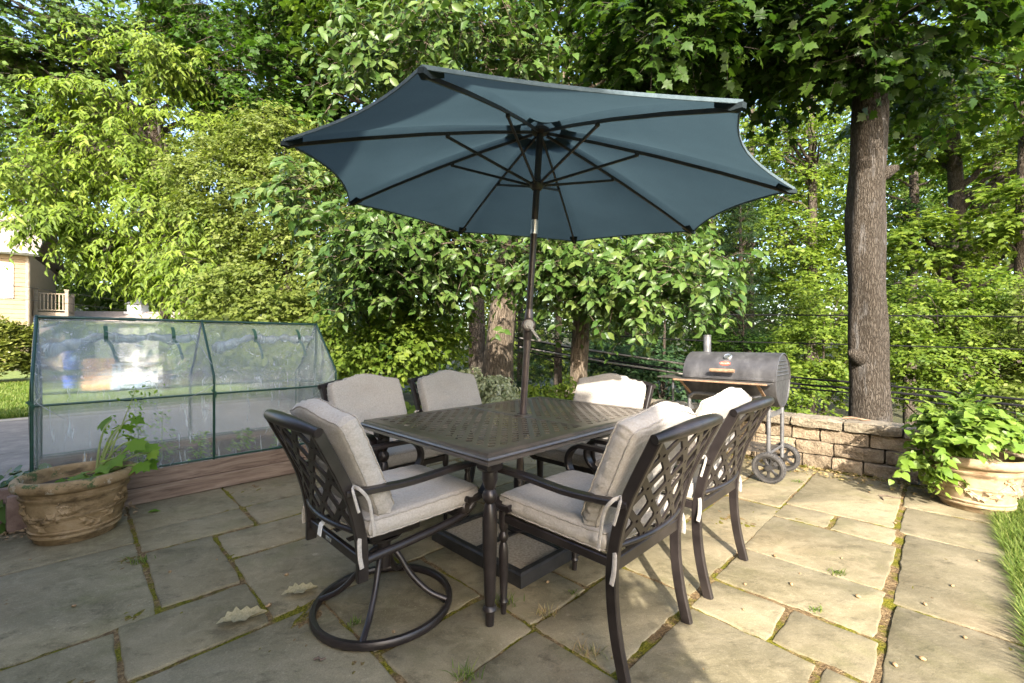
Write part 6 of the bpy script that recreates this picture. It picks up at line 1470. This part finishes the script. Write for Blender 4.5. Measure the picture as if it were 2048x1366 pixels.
# ================================================================== overhead and roadside cables
def cables():
    def cab(label, pts, r, mat, grp='utility cables crossing behind the wall'):
        w = [P(*p) for p in pts]; mb = MB(); mb.tube(smoothpath(w, 8), r, 6); o = mb.build('cable', mat); tag(o, label, 'cable', grp)
    cab('topmost level cable crossing the bare maple trunk', [(2300, 635, 5.8), (1740, 631, 6.8), (1390, 628, 7.8), (1180, 618, 8.8), (1040, 605, 10.2)], .012, M['cable'])
    cab('second cable crossing the trunk just above the grill lid', [(2300, 706, 5.8), (1740, 690, 6.8), (1400, 681, 7.8), (1180, 668, 8.8), (1040, 655, 10.2)], .011, M['cable'])
    cab('thick upper cable of the bundle right of the grill', [(2300, 825, 5.4), (1740, 768, 6.5), (1560, 751, 7.0), (1180, 702, 8.7), (1030, 675, 10.2)], .017, M['cable'])
    cab('middle cable of the bundle right of the grill', [(2300, 838, 5.4), (1740, 780, 6.5), (1560, 764, 7.0), (1180, 716, 8.7), (1030, 690, 10.2)], .019, M['cable'])
    cab('lowest cable of the bundle right of the grill', [(2300, 860, 5.4), (1740, 790, 6.5), (1560, 772, 7.0), (1180, 724, 8.7), (1030, 700, 10.2)], .014, M['cable'])
    cab('pale cable left of the grill', [(1420, 736, 6.9), (1280, 715, 7.6), (1180, 700, 8.2), (1040, 676, 9.8)], .017, M['cablepale'])
    cab('lower pale cable left of the grill', [(1420, 757, 6.9), (1310, 739, 7.4), (1200, 722, 8.1), (1040, 694, 9.8)], .015, M['cablepale'])
    cab('thin rising wire from the umbrella tip to the right edge', [(1490, 296, 14), (1700, 262, 13), (1890, 232, 12), (2200, 170, 11)], .013, M['cable'], 'thin overhead wires')
    cab('long wire slanting down from the left edge to the small leaved tree', [(-150, 383, 12), (0, 418, 12), (200, 470, 12.5), (440, 533, 13), (560, 565, 13.5)], .013, M['cable'], 'thin overhead wires')
    cab('lower slack wire in front of the garage trees', [(-150, 480, 15), (30, 503, 15), (200, 530, 15), (300, 545, 15), (480, 563, 15)], .013, M['cable'], 'thin overhead wires')
    cab('thin wire crossing the balcony of the tan house', [(-150, 555, 17), (40, 573, 17), (130, 585, 17.2), (320, 612, 18)], .008, M['cable'], 'thin overhead wires')
    cab('thin wire passing low across the siding of the tan house', [(-150, 580, 17), (40, 598, 17), (180, 612, 17.2), (330, 630, 18)], .008, M['cable'], 'thin overhead wires')
cables()

# ================================================================== light, sky, camera
EL = 31.0
w = bpy.data.worlds.new('World'); S.world = w; w.use_nodes = True; nt = w.node_tree; nt.nodes.clear()
sky = nt.nodes.new('ShaderNodeTexSky'); sky.sky_type = 'NISHITA'; sky.sun_disc = False; sky.sun_elevation = math.radians(EL); sky.sun_rotation = math.radians(180); sky.air_density = 1.0; sky.dust_density = 3.0; sky.ozone_density = 1.0
bg = nt.nodes.new('ShaderNodeBackground'); bg.inputs[1].default_value = 0.15; ow = nt.nodes.new('ShaderNodeOutputWorld'); nt.links.new(sky.outputs[0], bg.inputs[0]); nt.links.new(bg.outputs[0], ow.inputs[0])
sd = bpy.data.lights.new('sun', 'SUN'); sd.energy = 3.4; sd.angle = math.radians(.53); sd.color = (1.0, .93, .82)
so = bpy.data.objects.new('sun', sd); COL.objects.link(so); so.rotation_euler = (math.radians(90 - EL), 0, math.radians(-1.0)); so.location = (0, -10, 12)
cd = bpy.data.cameras.new('camera'); cam = bpy.data.objects.new('camera', cd); COL.objects.link(cam); cam.location = (0, 0, HC); cam.rotation_euler = (math.radians(90), 0, 0)
cd.sensor_width = 36; cd.sensor_fit = 'HORIZONTAL'; cd.lens = 36 * F / 2048; cd.shift_y = (Y0 - 683) / 2048; cd.clip_start = .03; cd.clip_end = 500; S.camera = cam
S.view_settings.view_transform = 'Standard'; S.view_settings.look = 'None'; S.view_settings.gamma = 1.0; S.view_settings.exposure = 2.3
cy = S.cycles; cy.max_bounces = 10; cy.diffuse_bounces = 3; cy.glossy_bounces = 3; cy.transmission_bounces = 8; cy.transparent_max_bounces = 16; cy.use_denoising = True
